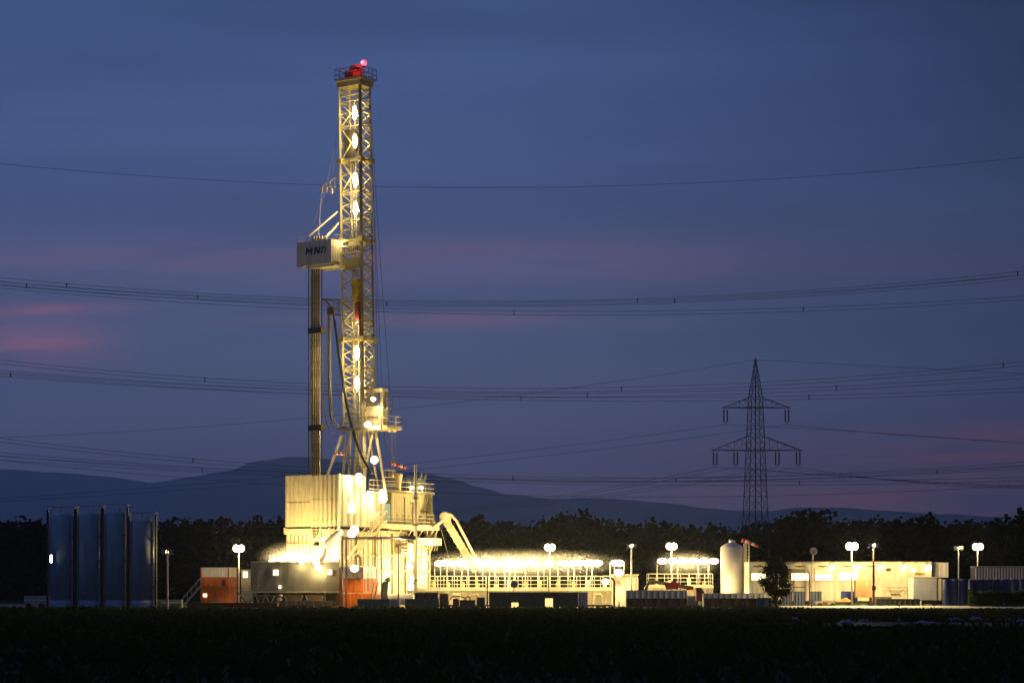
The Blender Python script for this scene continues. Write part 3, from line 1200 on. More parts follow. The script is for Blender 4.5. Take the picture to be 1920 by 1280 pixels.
# open service bay in the front
m = MB(RW)
uq0, uq1 = uof(585, .2), uof(634, .2)
z1_ = zat(1009, -2, .2)
m.box(uq0, uq1, 3.0, 3.2, zb0, ZF - .25)
m.box(uq0, uq1, .2, 3.0, z1_ - .35, z1_)
m.box(uq0, uq1, .22, .4, zb0, z1_ - 1.0)
for q in range(4):
    u = uq0 + (uq1 - uq0) * q / 3
    m.box(u - .1, u + .1, .1, .3, zb0, ZF - .2)
m.box(uq0, uq1, .1, .22, z1_ - 1.0, z1_ - .8)
m.bar((uq0, .15, z1_ - .8), (uq0 + 1.6, .15, ZF - .3), .07)
m.build('service_bay', CREAM, rig)
m = MB(RW)
m.rail([(uq0, .15, z1_), (uq1 - .5, .15, z1_)], 1.4, .62, .04, (.25, .5, .75, 1))
m.build('railing', CREAM, rig)
m = MB(RW)
for q in range(5):
    m.path([(uq0 + .2, .8 + .1 * q, z1_ + .3 + q * .32), (uq0 + 1.4, .8, z1_ + .35 + q * .3), (uq1 - .6, 1.0, z1_ + .5 + q * .25)], .07, 5)
m.lathe((uq1 - 1.0, .9, z1_), [(.42, 0), (.45, 1.0), (.3, 1.3)], 12)
m.build('service_pipe', OLIVE, rig)
# side of the substructure: panels, columns and trims
segs = [(638, 668, -.1, 8.9), (669, 704, -.3, 8.7), (705, 735, -.1, 8.9), (736, 760, -.35, 8.9), (761, 779, -.6, 7.2), (780, 803, -.2, 7.6)]
for i, (xa, xb, u, zt) in enumerate(segs):
    va, vb = vof(xa, u), vof(xb, u)
    m = MB(RW)
    m.box(-3.2, u, va, vb, zb0, zt)
    m.ribs_side(u, va + .05, vb - .05, 4.4, zt - .3, .8 if i % 2 else .5, .1, .3)
    m.ribs_side(u, va + .05, vb - .05, .3, 4.0, .9, .08, .6)
    o_ = m.build('base_panel', CREAM if i % 2 else CREAM2, rig)
    m = MB(RW)
    m.box(u + .01, u + .2, va, vb, zt - .3, zt)
    m.box(u + .01, u + .18, va, vb, 4.1, 4.35)
    m.box(u + .01, u + .18, va, vb, 5.9, 6.05)
    m.box(u + .01, u + .22, vb - .12, vb + .12, .1, zt)
    m.build('trim', STEEL, o_)
m = MB(RW)
va, vb = vof(783, 1.5), vof(828, 1.5)
z = zat(1015, 1.5, (va + vb) / 2)
m.box(.2, 1.5, va, vb, z - .42, z + .42)
m.build('crane_beam', CREAM, rig)
m = MB(RW)
va2, vb2 = vof(752, 1.2), vof(765, 1.2)
z2 = zat(1036, 1, va2)
m.rail([(1.2, va2, z2), (1.2, vb2, z2)], 1.3, .7, .04, (.3, .6, 1))
m.box(.3, 1.3, va2, vb2, z2 - .12, z2)
m.box(.5, .9, vb2 + .3, vb2 + 2.6, z2 - .2, z2 + 1.2)
m.build('side_platform', CREAM2, rig)
m = MB(RW)
for q in range(7):
    v = vof(798, .6) + q * .35
    m.path([(.4, v, ZF - .3), (.7, v + .3, ZF - 1.5), (.3 + .1 * q, v - .3, ZF - 2.6)], .07, 5)
m.bar((.3, vof(775, .3), ZF - .6), (.3, vof(806, .3), ZF - 2.5), .09)
m.bar((.3, vof(806, .3), ZF - .6), (.3, vof(782, .3), ZF - 2.5), .09)
m.build('pipe_bundle', OLIVE, rig)
# flow line arching down to the mud tank
m = MB(RW)
fl = [(642, 996), (634, 999), (624, 1007), (614, 1019), (607, 1034), (602, 1048), (600, 1060)]
m.path([RP(x, y, -.8 - i * .35) for i, (x, y) in enumerate(fl)], [.3, .34, .4, .42, .42, .4, .4], 12)
m.build('flow_line', TANKW, rig, smooth=True)
m = MB(RW)
m.path([RP(666, 1046, -.5), RP(670, 1040, -.5), RP(676, 1044, -.5), RP(677, 1060, -.5)], .17, 10)
m.build('vent_pipe', OLIVE, rig)

# rig flood lights  (x, y, u offset outwards, watts)
for xx, yy_, u, P_, s in ((702, 862, 1.4, 1500, .45), (673, 893, .9, 900, .4), (673, 903, .9, 800, .4), (718, 925, 1.2, 1500, .5), (718, 935, 1.2, 1100, .5),
                          (665, 993, 2.0, 1500, .5), (660, 1000, 2.2, 800, .5), (776, 1046, 2.2, 900, .4), (768, 1062, 2.0, 1300, .4), (774, 1085, 2.4, 1300, .4), (770, 1100, 2.4, 700, .4)):
    p = RQ(xx, yy_, u)
    flood(rig, RW(p), P_ * .42, s * .8, .52, 'floodlight', gl=1.2, gz=1.0)
p = RP(690, 796, MV - 1.3)
flood(rig, RW(p), 900, .35, .15, 'floodlight', gl=1.2)
flood(rig, RW(RP(700, 748, MV - .6)), 650, .25, .12, 'floodlight')
flood(rig, RW(RP(607, 1010, -1.0)), 120, .2, .12, 'floodlight')
# lamps of the front yard that wash the wind wall
# ================================================================== PIPE FRAME, POLES
t = thing('flare_pipe', 'rusty red pipe frame with long level pipe running in front of the rig base', 'pipe frame', (px(642, 237), 237, 0))
m = MB()
Yp = 237.0
m.path([(px(642, Yp), Yp, 0), (px(642, Yp), Yp, pz(1013, Yp)), (px(643, Yp), Yp, pz(1009, Yp)), (px(646, Yp), Yp, pz(1008, Yp)), (px(756, Yp), Yp, pz(1008, Yp))], .13, 8)
m.path([(px(752, Yp), Yp, pz(1008, Yp)), (px(778, Yp), Yp + .5, pz(1008, Yp))], .24, 10)
for xx in (715, 752, 756, 643):
    m.path([(px(xx - 1.6, Yp), Yp, pz(1008, Yp)), (px(xx + 1.6, Yp), Yp, pz(1008, Yp))], .22, 10)
m.build('pipe', mat('weathered_pipe', (.2, .19, .2), .45, .3, var=.4), t)
for xx, rr in ((649, .1), (715, .07)):
    m = MB()
    m.path([(px(xx, Yp), Yp + .2, 0), (px(xx, Yp), Yp + .2, pz(1010, Yp))], rr, 8)
    m.build('post', REDP, t)
m = MB()
m.bar((px(645, Yp), Yp + .1, pz(1011, Yp)), (px(752, Yp), Yp + .1, pz(1011, Yp)), .04)
m.build('tie_bar', REDP, t)

# vent stack
Yv = 240.5
t = thing('vent_stack', 'tall slim cream vent stack standing before the drawworks house', 'vent stack', (px(779, Yv), Yv, 0))
m = MB()
m.lathe((px(779, Yv), Yv, 0), [(.22, 0), (.22, 6.2), (.3, 6.3), (.3, 6.9), (.2, 7.1), (.2, 12.4), (.28, 12.45), (.28, 12.7), (.17, 12.8), (.15, pz(870, Yv))], 12)
m.build('stack_pipe', CREAM2, t)
m = MB()
for q in (3.0, 9.2, 12.2):
    m.box(px(779, Yv) - .34, px(779, Yv) + .34, Yv - .34, Yv + .34, q, q + .12)
m.build('flange', OLIVE, t)


def pole_light(xp, yt, Y, label, lit, yb=None, heads=3, mp=GALV, group=None, P=1800, name='light_pole', r=.07, Pb=0):
    z0 = pz(yb, Y) if yb else 0.0
    zt = pz(yt, Y)
    t = thing(name, label, 'floodlight pole', (px(xp, Y), Y, z0), group)
    x = px(xp, Y)
    m = MB()
    m.lathe((x, Y, z0), [(r * 1.5, 0), (r * 1.2, (zt - z0) * .5), (r, zt - z0 - .3)], 8)
    m.box(x - .55, x + .55, Y - .05, Y + .05, zt - .35, zt - .27)
    m.build('pole', mp, t)
    if lit:
        for k in (-1, 1):
            o_ = MB(FR(x + k * .33, Y, zt, 8 * k))
            o_.box(-.22, .22, .02, .25, -.15, .2)
            h_ = o_.build('lamp_head', STEELD, t)
            globe((x + k * .3, Y - .2, zt + .03), .38, .3, .42, LENS, h_)
        point(h_, (x, Y - .75, zt), P, r=.1)
    else:
        for k in (-1, 1):
            m = MB(FR(x + k * .3, Y, zt, 14 * k))
            m.box(-.2, .2, -.16, .14, -.2, .05)
            m.box(-.24, .24, -.2, -.16, -.04, .1)
            h_ = m.build('lamp_head', GALV, t)
            g = MB(FR(x + k * .3, Y, zt, 14 * k))
            g.box(-.16, .16, .141, .15, -.17, .03)
            g.build('lens', LENS, h_)
            if Pb:
                point(h_, (x + k * .3, Y + .4, zt - .08), Pb, r=.05)
    return t


G1 = 'tall lit floodlight poles'
pole_light(448, 1028, 252, 'lit floodlight pole between the orange container stack and the grey tent', True, group=G1, P=4200)
pole_light(1031, 1026, 262, 'lit floodlight pole rising from the row of mud tank lamps', True, group=G1)
pole_light(1259, 1024, 262, 'lit floodlight pole beside the short railed tank', True, group=G1)
pole_light(1597, 1024, 231.5, 'lit floodlight pole in front of the office cabins', True, group=G1, P=3200)
pole_light(1833, 1025, 262, 'lit floodlight pole by the pale ribbed container, rightmost of all', True, group=G1, P=2000)
G2 = 'lamp poles turned away from the road'
pole_light(314, 1032, 203.5, 'lamp pole turned away, standing alone right of the blue grey silos', False, group=G2, Pb=70)
pole_light(1184, 1021, 246, 'lamp pole turned away at the right end of the long tank row', False, group=G2, Pb=900)
pole_light(1797, 1025, 262, 'lamp pole turned away above the navy drums, next to the rightmost lit pole', False, group=G2, Pb=200)
t = pole_light(1638, 1020, 229, 'lamp pole turned away with a rusty red lower half by the orange cabinet', False, group=G2, Pb=2700)
m = MB()
x = px(1638, 229)
m.lathe((x, 229, 0), [(.13, 0), (.12, pz(1052, 229)), (.05, pz(1051, 229))], 8)
m.build('lower_sleeve', REDP, t)
m = MB()
m.box(x - .2, x + .2, 228.7, 228.86, pz(1106, 229), pz(1098, 229))
m.build('switch_box', STEELD, t)
# pole with small lamp before the rig
t = thing('street_lamp', 'thin rusty lamp post with a flat dark head in front of the white tank', 'lamp post', (px(747, 236), 236, 0))
m = MB()
x = px(747, 236)
m.lathe((x, 236, 0), [(.09, 0), (.06, pz(1023, 236))], 8)
m.build('pole', REDP, t)
m = MB(FR(x, 236, pz(1020, 236), 12))
m.box(-.28, .3, -.2, .2, -.1, .0)
m.box(-.3, .0, -.2, .2, -.3, -.18)
h_ = m.build('lamp_head', STEELD, t)
point(h_, (x, 236.9, pz(1021, 236)), 900, r=.06)


def windsock(xp, yp, Y, label, L=1.9, dx=1, drop=.25, pole_to=None, r0=.24):
    x, z = px(xp, Y), pz(yp, Y)
    t = thing('windsock', label, 'windsock', (x, Y, pole_to if pole_to is not None else z - 1))
    m = MB()
    m.bar((x, Y, pole_to if pole_to is not None else z - 1), (x, Y, z + .1), .035)
    m.build('mast_pole', GALV, t)
    for k in range(5):
        m = MB()
        a, b_ = k / 5, (k + 1) / 5
        ps = [Vector((x + dx * L * q, Y, z - drop * L * q ** 1.3)) for q in (a, (a + b_) / 2, b_)]
        rs = [r0 * (1 - .35 * q) for q in (a, (a + b_) / 2, b_)]
        m.path(ps, rs, 12)
        m.build('sock_band', SOCKR if k % 2 == 0 else SOCKW, t, smooth=True)
    return t


windsock(731, 868, 252, 'red and white windsock above the upper deck of the rig', 1.9, 1, .3, pole_to=12.6)
windsock(646, 850, 244, 'small red and white windsock beside the slanting mast brace', 1.25, -1, .02, pole_to=15.5, r0=.2)
windsock(1391, 1012, 250, 'red and white windsock flying at the top of the white silo', 1.9, 1, .4, pole_to=7.6)

# shaker ducts: cuttings elevator
Ye = 256.0
t = thing('elevator_chute', 'cream enclosed elevator chute slanting down from a rounded head right of the rig', 'elevator', (px(905, Ye), Ye, 0))
p0, p1 = pt(835, 974, Ye), pt(893, 1070, Ye)
d = (p1 - p0).normalized()
nrm = Vector((-d.z, 0, d.x))
m = MB()
hw = .43
for a, c_ in ((0.0, 1.0),):
    q0, q1 = p0, p1
    vs = []
    for q in (q0, q1):
        for s_ in (-1, 1):
            for dy in (-.5, .5):
                vs.append(q + nrm * hw * s_ + Vector((0, dy, 0)))
    m.add(vs, [(0, 1, 3, 2), (4, 6, 7, 5), (0, 2, 6, 4), (1, 5, 7, 3), (0, 4, 5, 1), (2, 3, 7, 6)])
L = (p1 - p0).length
for k in range(9):
    q = p0 + d * (L * (k + .5) / 9)
    vs = []
    for dd in (-.06, .06):
        for s_ in (-1, 1):
            for dy in (-.56, .56):
                vs.append(q + d * dd + nrm * (hw + .06) * s_ + Vector((0, dy, 0)))
    m.add(vs, [(0, 1, 3, 2), (4, 6, 7, 5), (0, 2, 6, 4), (1, 5, 7, 3), (0, 4, 5, 1), (2, 3, 7, 6)])
m.build('duct', CREAM, t)
m = MB()
c = pt(835, 970, Ye)
ring = [c + Vector((math.cos(a) * .7, 0, math.sin(a) * .62 + .05)) for a in [2 * math.pi * k / 20 for k in range(20)]]
m.add([r_ + Vector((0, -.55, 0)) for r_ in ring] + [r_ + Vector((0, .55, 0)) for r_ in ring],
      [tuple(range(20)), tuple(range(39, 19, -1))] + [(k, k + 20, (k + 1) % 20 + 20, (k + 1) % 20) for k in range(20)])
m.build('head_drum', CREAM2, t)
m = MB()
m.path([pt(838, 962, Ye - .9), pt(846, 964, Ye - .9), pt(856, 976, Ye - .9), pt(905, 1070, Ye - .9)], .16, 8)
m.build('side_pipe', CREAM, t)
m = MB()
m.path([pt(812, 990, Ye - 1), pt(830, 976, Ye - .6)], .24, 4)
m.bar(pt(826, 988, Ye), pt(842, 1046, Ye), .02, 3)
m.build('outrigger', CREAM, t)
flood(t, pt(889, 1050, Ye - 1.5), 500, .3, .25, 'lamp')

# ================================================================== MUD TANKS AND LAMP POSTS
TY = 254.0
ZD = pz(1103, TY)


def mud_tank(xa, xb, label, Y=TY, zd=ZD, body=CREAM2, rail=True, arches=True):
    x0, x1 = px(xa, Y), px(xb, Y)
    t = thing('mud_tank', label, 'mud tank', ((x0 + x1) / 2, Y, 0), 'cream mud tanks in a row')
    m = MB()
    m.box(x0, x1, Y, Y + 3, .25, zd)
    m.ribs(x0 + .05, x1 - .05, Y, .4, zd - .3, 1.45, .09, .2)
    m.box(x0 - .03, x1 + .03, Y - .2, Y - .001, zd - .25, zd + .05)
    m.build('tank_body', body, t)
    m = MB()
    m.box(x0, x1, Y + .1, Y + .4, .0, .25)
    m.box(x0, x1, Y + 2.4, Y + 2.7, .0, .25)
    m.build('skid', STEELD, t)
    if rail:
        m = MB()
        z = zd + .05
        m.rail([(x0 + .05, Y - .15, z), (x1 - .05, Y - .15, z)], 1.45, 1.0, .035, (.33, .66, 1))
        m.rail([(x1 - .05, Y + 2.95, z), (x0 + .05, Y + 2.95, z)], 1.45, 1.25, .035, (.33, .66, 1))
        m.build('railing', CREAM2, t)
    # agitator motors and hatches on the deck
    k = int((x1 - x0) / 1.7)
    for i in range(k):
        m = MB()
        cx_ = x0 + (x1 - x0) * (i + .5) / k + random.uniform(-.2, .2)
        h = random.uniform(.5, 1.0)
        m.lathe((cx_, Y + 1.4, zd), [(.34, 0), (.34, .12), (.2, .16), (.24, h * .5), (.24, h), (.1, h + .08)], 10)
        m.box(cx_ - .5, cx_ + .5, Y + 1.1, Y + 1.7, zd, zd + .1)
        m.build('agitator', random.choice([STEEL, CREAM, OLIVE]), t)
    if arches:
        for i in range(int((x1 - x0) / 2.2)):
            a = x0 + .8 + i * 2.2
            m = MB()
            m.path([(a, Y - .3, .4), (a, Y - .3, 1.1), (a + .25, Y - .3, 1.45), (a + .8, Y - .3, 1.5), (a + 1.05, Y - .3, 1.2), (a + 1.05, Y - .3, .4)], .07, 6)
            m.build('pipe_loop', random.choice([CREAM, TAN, STEEL]), t)
    return t


mud_tank(727, 797, 'cream mud tank at the foot of the rig, leftmost of the row', body=CREAM2)
mud_tank(800, 912, 'long cream mud tank below the slanting elevator chute')
mud_tank(915, 1028, 'cream mud tank with the grey dish in front of its railing')
mud_tank(1031, 1148, 'cream mud tank standing left of the bright tall shed')
mud_tank(1215, 1337, 'short cream tank with white railing on top, left of the white silo', Y=262, zd=pz(1098, 262), arches=False)

# lamp posts on the tanks
LP = [(826, 1), (852, 1), (878, -1), (905, 1), (928, -1), (946, 1), (966, -1), (985, 1), (1009, -1), (1065, 1), (1076, 1), (1110, -1), (1110.5, 1), (1144, 1), (1170, -1)]
proto = None


def tank_lamp(xp, side, Y, zb, yt, lab, grp, P):
    x = px(xp, Y)
    zt = pz(yt, Y)
    t = thing('tank_lamp', lab, 'tank lamp', (x, Y, zb), grp)
    m = MB()
    m.bar((x, Y, zb), (x, Y, zt), .045, 6)
    m.bar((x, Y, zt), (x + side * .5, Y, zt), .03, 4)
    m.build('pole', GALV, t)
    flood(t, (x + side * .6, Y - .05, zt), P, .5, .46, 'lamp_head', off=(0, -.6, -.02), gz=.62)
    return t


lab1 = 'lit lamp on a thin post above the railing of the long mud tank row'
grp1 = 'lamps along the long mud tank row'
protos = {}
for xp, sd in LP:
    Y = TY + .1
    if sd not in protos:
        protos[sd] = (tank_lamp(xp, sd, Y, ZD, 1055, lab1, grp1, 1150), xp)
    else:
        src = protos[sd][0]
        copy_tree(src, None, (px(xp, Y), Y, ZD))
# a further set at the back of the tanks
for xp in (815, 838, 866, 892, 918, 956, 1020, 1046, 1100, 1152):
    Y = TY + 2.9
    copy_tree(protos[1][0], None, (px(xp, Y), Y, ZD - .02))
lab2 = 'lit lamp on a thin post above the short railed tank beside the white silo'
for i, (xp, sd) in enumerate(((1232, 1), (1270, -1), (1270.5, 1), (1309, -1), (1309.5, 1), (1328, -1), (1329, 1))):
    Y = 262.1
    c = copy_tree(protos[sd][0], None, (px(xp, Y), Y, pz(1098, 262)), lab2)
    c['group'] = 'lamps above the short railed tank'

# bright tall shed at the end of the tank row
t = thing('tank_shed', 'tall cream shed glaring under a floodlight at the right end of the long mud tanks', 'shed', (px(1172, 250), 250, 0))
m = MB()
x0, x1 = px(1150, 250), px(1196, 250)
m.box(x0, x1, 250, 252.4, .1, pz(1078, 250))
m.ribs(x0 + .1, x1 - .1, 250, .3, pz(1082, 250), .55, .06)
m.build('wall', CREAM2, t)
m = MB()
m.box(x0 - .1, x1 + .1, 249.8, 252.5, pz(1078, 250) + .002, pz(1076, 250))
m.build('roof', CREAM2, t)
m = MB()
m.rail([(x1 - .9, 249.7, .1), (x1, 249.7, .1)], 3.3, .45, .04, (.2, .4, .6, .8, 1))
m.build('ladder_cage', CREAM, t)
flood(t, (px(1160, 249), 248.8, pz(1073, 249)), 1300, .45, .28, 'floodlight')
flood(t, (px(1135, 249), 248.6, pz(1090, 249)), 500, .35, .25, 'floodlight')
t = thing('brown_pipe', 'thick brown standing pipe in front of the glaring tall shed', 'pipe', (px(1151.5, 245), 245, 0))
m = MB()
m.path([(px(1151.5, 245), 245, 0), (px(1151.5, 245), 245, 2.9), (px(1149, 245), 245, 3.25), (px(1145, 245), 245, 3.35)], .15, 8)
m.build('pipe', BROWN, t)
m = MB()
m.box(px(1151.5, 245) - .3, px(1151.5, 245) + .3, 244.7, 245.3, .0, .12)
m.build('base_plate', STEELD, t)

# long low deck wall behind the tall shed
# ================================================================== SILOS
def silo(xa, xb, yt, Y, label, body, rail_left=True, frame_y=None):
    x0, x1 = px(xa, Y), px(xb, Y)
    r = (x1 - x0) / 2
    cx_ = (x0 + x1) / 2
    zt = pz(yt, Y)
    t = thing('silo', label, 'silo', (cx_, Y, 0), 'upright silos at the left')
    m = MB()
    m.lathe((cx_, Y, 0), [(r, .95), (r, zt - .55), (r * .94, zt - .25), (r * .8, zt - .08), (r * .55, zt), (.2, zt + .08)], 36)
    m.build('tank', body, t, smooth=True)
    m = MB()
    m.lathe((cx_, Y, 0), [(r * 1.02, .12), (r * 1.02, .94)], 36)
    m.build('skirt', body, t, smooth=True)
    for a in (-1, 1):
        m = MB()
        m.box(cx_ + a * r * 1.04 - .1, cx_ + a * r * 1.04 + .1, Y - r * .5 - .1, Y - r * .5 + .1, .12, zt + .25)
        m.build('frame_post', STEELD, t)
    m = MB()
    zr = zt + .3
    m.rail([(cx_ - r * 1.04, Y + r * .6, zr - .35), (cx_ - r * 1.04, Y - r * .6, zr - .35), (cx_ + r * 1.04, Y - r * .6, zr - .35), (cx_ + r * 1.04, Y + r * .6, zr - .35)], .6, 1.2, .03, (1,), False)
    m.build('top_rail', STEELD, t)
    m = MB()
    m.ladder((cx_ - r * .92, Y - r * .62, .2), (cx_ - r * .92, Y - r * .62, zt - .1), (.34, 0, 0), .3, .025)
    m.build('ladder', GALV, t)
    m = MB()
    m.path([(cx_ + r * .86, Y - r * .66, .3), (cx_ + r * .86, Y - r * .66, zt - .2), (cx_ + r * .6, Y - r * .5, zt + .1), (cx_ + r * .2, Y, zt + .1)], .07, 8)
    m.build('fill_pipe', GALV, t)
    for q in (.25, .5, .75):
        m = MB()
        m.box(cx_ + r * .72, cx_ + r * .98, Y - r * .78, Y - r * .5, zt * q, zt * q + .07)
        m.build('pipe_bracket', STEELD, t)
    for a in (-.75, .75):
        m = MB()
        m.box(cx_ + a * r - .18, cx_ + a * r + .18, Y - r * .6, Y - r * .3, 0, .5)
        m.build('foot', GALV, t)
    m = MB()
    m.path([(cx_ - r * .3, Y - r * 1.0, .35), (cx_ + r * .5, Y - r * 1.1, .35)], .09, 8)
    m.lathe((cx_ + r * .5, Y - r * 1.1, .1), [(.16, 0), (.16, .35), (.08, .45)], 8)
    m.build('valve', PALEG, t)
    return t


YS = 206
silo(93, 142, 962, YS, 'blue grey silo with a small white lamp on its left edge, leftmost silo', SILO)
silo(146, 192, 960, YS, 'blue grey silo second from the left in the row of four', SILO)
silo(196, 240, 957, YS, 'tallest blue grey silo, third in the row of four', SILO)
silo(245, 293, 972, YS - 1.5, 'shorter silo at the right end of the row painted paler for the warm light on its side', mat('silo_lit_tone', (.42, .5, .56), .45, var=.2, streak=True, scale=1.1))  # paler body colour stands in for light on the right side
t = thing('work_lamp', 'small white lamp glowing on the left edge of the leftmost silo', 'lamp', pt(96, 1047, 204.6))
m = MB(FR(*pt(96, 1047, 204.4)))
m.box(-.13, .13, .02, .14, -.42, .42)
m.build('housing', STEELD, t)
m = MB(FR(*pt(96, 1047, 204.4)))
m.box(-.1, .1, -.03, .018, -.36, .36)
m.build('lens', LENSW, t)
# site trailer behind the silos and pipe run
t = thing('site_trailer', 'low pale green trailer with a white stripe left of the silos', 'trailer', (px(66, 214), 214, 0))
m = MB()
x0, x1 = px(45, 214), px(89, 214)
m.box(x0, x1, 214, 216.2, .35, 1.35)
m.build('body', PALEG, t)
m = MB()
m.box(x0 + .02, x1 - .02, 213.96, 213.998, .85, 1.0)
m.build('stripe', CREAM2, t)
for a in (.2, .75):
    m = MB()
    m.path([(x0 + (x1 - x0) * a, 213.9, .32), (x0 + (x1 - x0) * a, 214.3, .32)], .3, 14)
    m.build('wheel', RUBBER, t)
t = thing('green_cabinet', 'low green cabinet with a lit white strip right of the silos', 'cabinet', (px(317, 212), 212, 0))
m = MB()
x0, x1 = px(294, 212), px(340, 212)
m.box(x0, x1, 212, 213, .1, .9)
m.build('body', GREEN, t)
m = MB()
m.box(x0 + .4, x1 - .1, 211.95, 211.99, .62, .8)
m.build('front_strip', CREAM2, t)
m = MB()
m.box(x0, x1, 211.95, 213.05, .902, .96)
m.build('lid', CREAM2, t)
# ================================================================== CONTAINERS AND SHEDS


def container(label, xl, Y, z0, w, d, h, deg, lower, upper=None, split=.5, group=None, name='container', cat='container', frame=None, pitch=.3, side_win=None, door_side=True):
    """xl is the screen column of its front left corner; front faces the camera, turned by deg"""
    x = px(xl, Y)
    t = thing(name, label, cat, (x, Y, z0), group)
    T = FR(x, Y, z0, deg)
    fr = frame or lower

    def skin(nm, m_, za, zb):
        m = MB(T)
        m.box(.06, w - .06, .06, d - .06, za, zb)
        m.ribs(.15, w - .15, .06, za + .04, zb - .04, pitch, .045)
        m.ribs_side(w - .06, .15, d - .15, za + .04, zb - .04, pitch, .045)
        m.build(nm, m_, t)
    if upper is None:
        skin('wall', lower, .14, h - .12)
    else:
        skin('lower_wall', lower, .14, h * split)
        skin('upper_wall', upper, h * split + .002, h - .12)
    m = MB(T)
    for a in (0, w - .14):
        for c in (0, d - .14):
            m.box(a, a + .14, c, c + .14, 0, h - .1)
    m.box(0, w, 0, .14, 0, .14)
    m.box(w - .14, w, .14, d - .14, 0, .14)
    m.build('frame', fr, t)
    m = MB(T)
    m.box(0, w, 0, d, h - .1, h)
    m.build('roof', upper or lower, t)
    if door_side:
        m = MB(T)
        for q in (.3, .42, .58, .7):
            m.bar((w + .03, d * q, .25), (w + .03, d * q, h - .25), .025)
        m.build('lock_rod', GALV, t)
    return t, T


# left stack
Yc = 262
cw = px(431, Yc) - px(376, Yc)
c1, T1 = container('orange container at the bottom of the left stack, with a small lit window', 376, Yc, 0, 3.75, 2.6, 2.28, -16, ORANGE)
m = MB(T1)
m.box(.35, .85, -.04, -.005, 1.15, 1.55)
m.build('window', GLASSW, c1)
m = MB(T1)
m.box(1.3, 2.8, -.03, 0.0, .1, .5)
m.build('panel', GREYL, c1)
c2, T2 = container('white and orange container on top of the left stack', 376, Yc, 2.31, 3.75, 2.6, 2.45, -16, ORANGE, TANKW, .52)
m = MB(T2)
m.box(2.85, 3.3, -.03, 0.0, .15, .95)
m.build('door', DARKB, c2)
t = thing('metal_stair', 'grey metal stair leaning against the left container stack', 'stair', (px(352, 261), 261, 0))
m = MB()
for dy in (0, .9):
    m.bar((px(343, 261), 261 + dy, .1), (px(376, 261), 261 + dy, 2.5), .07)
    m.bar((px(343, 261), 261 + dy, 1.1), (px(376, 261), 261 + dy, 3.5), .035)
for q in range(5):
    f = q / 4
    m.bar((px(343 + 33 * f, 261), 261, .1 + 2.4 * f), (px(343 + 33 * f, 261), 261, 1.1 + 2.4 * f), .035)
m.build('stringer', GALV, t)
m = MB()
for q in range(10):
    f = (q + .5) / 10
    m.box(px(343 + 33 * f, 261) - .12, px(343 + 33 * f, 261) + .12, 261.02, 261.88, .1 + 2.4 * f, .14 + 2.4 * f)
m.build('tread', GALV, t)
# white cabin behind
t = thing('white_cabin', 'narrow white cabin between the left container stack and the grey tent', 'cabin', (px(460, 264), 264, 0))
m = MB()
m.box(px(452, 264), px(471, 264), 264, 266, .2, pz(1067, 264))
m.build('wall', CREAM2, t)
m = MB()
m.box(px(456, 264), px(464, 264), 263.95, 263.995, pz(1082, 264), pz(1071, 264))
m.build('window', GLASSW, t)
m = MB()
m.ladder((px(453, 263.5), 263.5, .2), (px(453, 263.5), 263.5, 2.6), (1.0, 0, 0), .35, .03)
m.build('steps', OLIVE, t)
# V hopper
t = thing('feed_hopper', 'pale green V shaped hopper on a slanting frame next to the grey tent', 'hopper', (px(466, 247), 247, 0))
m = MB()
a, b_, c_, d_ = pt(455, 1110, 247), pt(481, 1110, 247), pt(468, 1126, 247), pt(462, 1126, 247)
for dy in (0,):
    m.add([a, b_, c_, d_, a + Vector((0, 1.6, 0)), b_ + Vector((0, 1.6, 0)), c_ + Vector((0, 1.2, 0)), d_ + Vector((0, 1.2, 0))],
          [(0, 3, 2, 1), (4, 5, 6, 7), (0, 4, 7, 3), (1, 2, 6, 5), (3, 7, 6, 2), (0, 1, 5, 4)])
m.build('bin', PALEG, t)
m = MB()
for dy in (-.1, 1.7):
    m.bar(pt(444, 1107, 247 + dy), pt(464, 1132, 247 + dy), .13)
    m.bar(pt(484, 1108, 247 + dy), pt(466, 1132, 247 + dy), .09)
m.bar(pt(449, 1132, 246.8), pt(487, 1132, 246.8), .12)
m.bar(pt(447, 1127, 246.8), pt(480, 1127, 246.8), .05)
m.build('frame', OLIVE, t)

# grey tent on stilts
Yt = 240.0
x0, x1 = px(470, Yt), px(636, Yt)
zt0, zt1 = pz(1108, Yt), pz(1053, Yt)
t = thing('shaker_tent', 'long grey cloth tent on legs with small lit windows at the rig foot', 'tent', ((x0 + x1) / 2, Yt, 0))
m = MB()
nseg = 14
vs, fs = [], []
for i in range(nseg + 1):
    x = x0 + (x1 - x0) * i / nseg
    bul = -.05 * math.sin(i * 2.2) - .04
    for (dy, z) in ((0, zt0), (bul, (zt0 + zt1) / 2), (0, zt1), (3.6, zt1 + .05), (3.6, zt0)):
        vs.append((x, Yt + dy, z))
for i in range(nseg):
    for k in range(5):
        a = i * 5 + k
        b2 = i * 5 + (k + 1) % 5
        fs.append((a, a + 5, b2 + 5, b2))
fs += [tuple(range(4, -1, -1)), tuple(range(nseg * 5, nseg * 5 + 5))]
m.add(vs, fs)
tent_o = m.build('cover', TENT, t)
m = MB()
m.box(x0 - .05, x1 + .05, Yt - .12, Yt + 3.7, zt0 - .14, zt0 - .01)
m.box(x0, x1, Yt - .06, Yt, zt1 - .06, zt1 + .06)
m.build('floor_edge', CREAM, t)
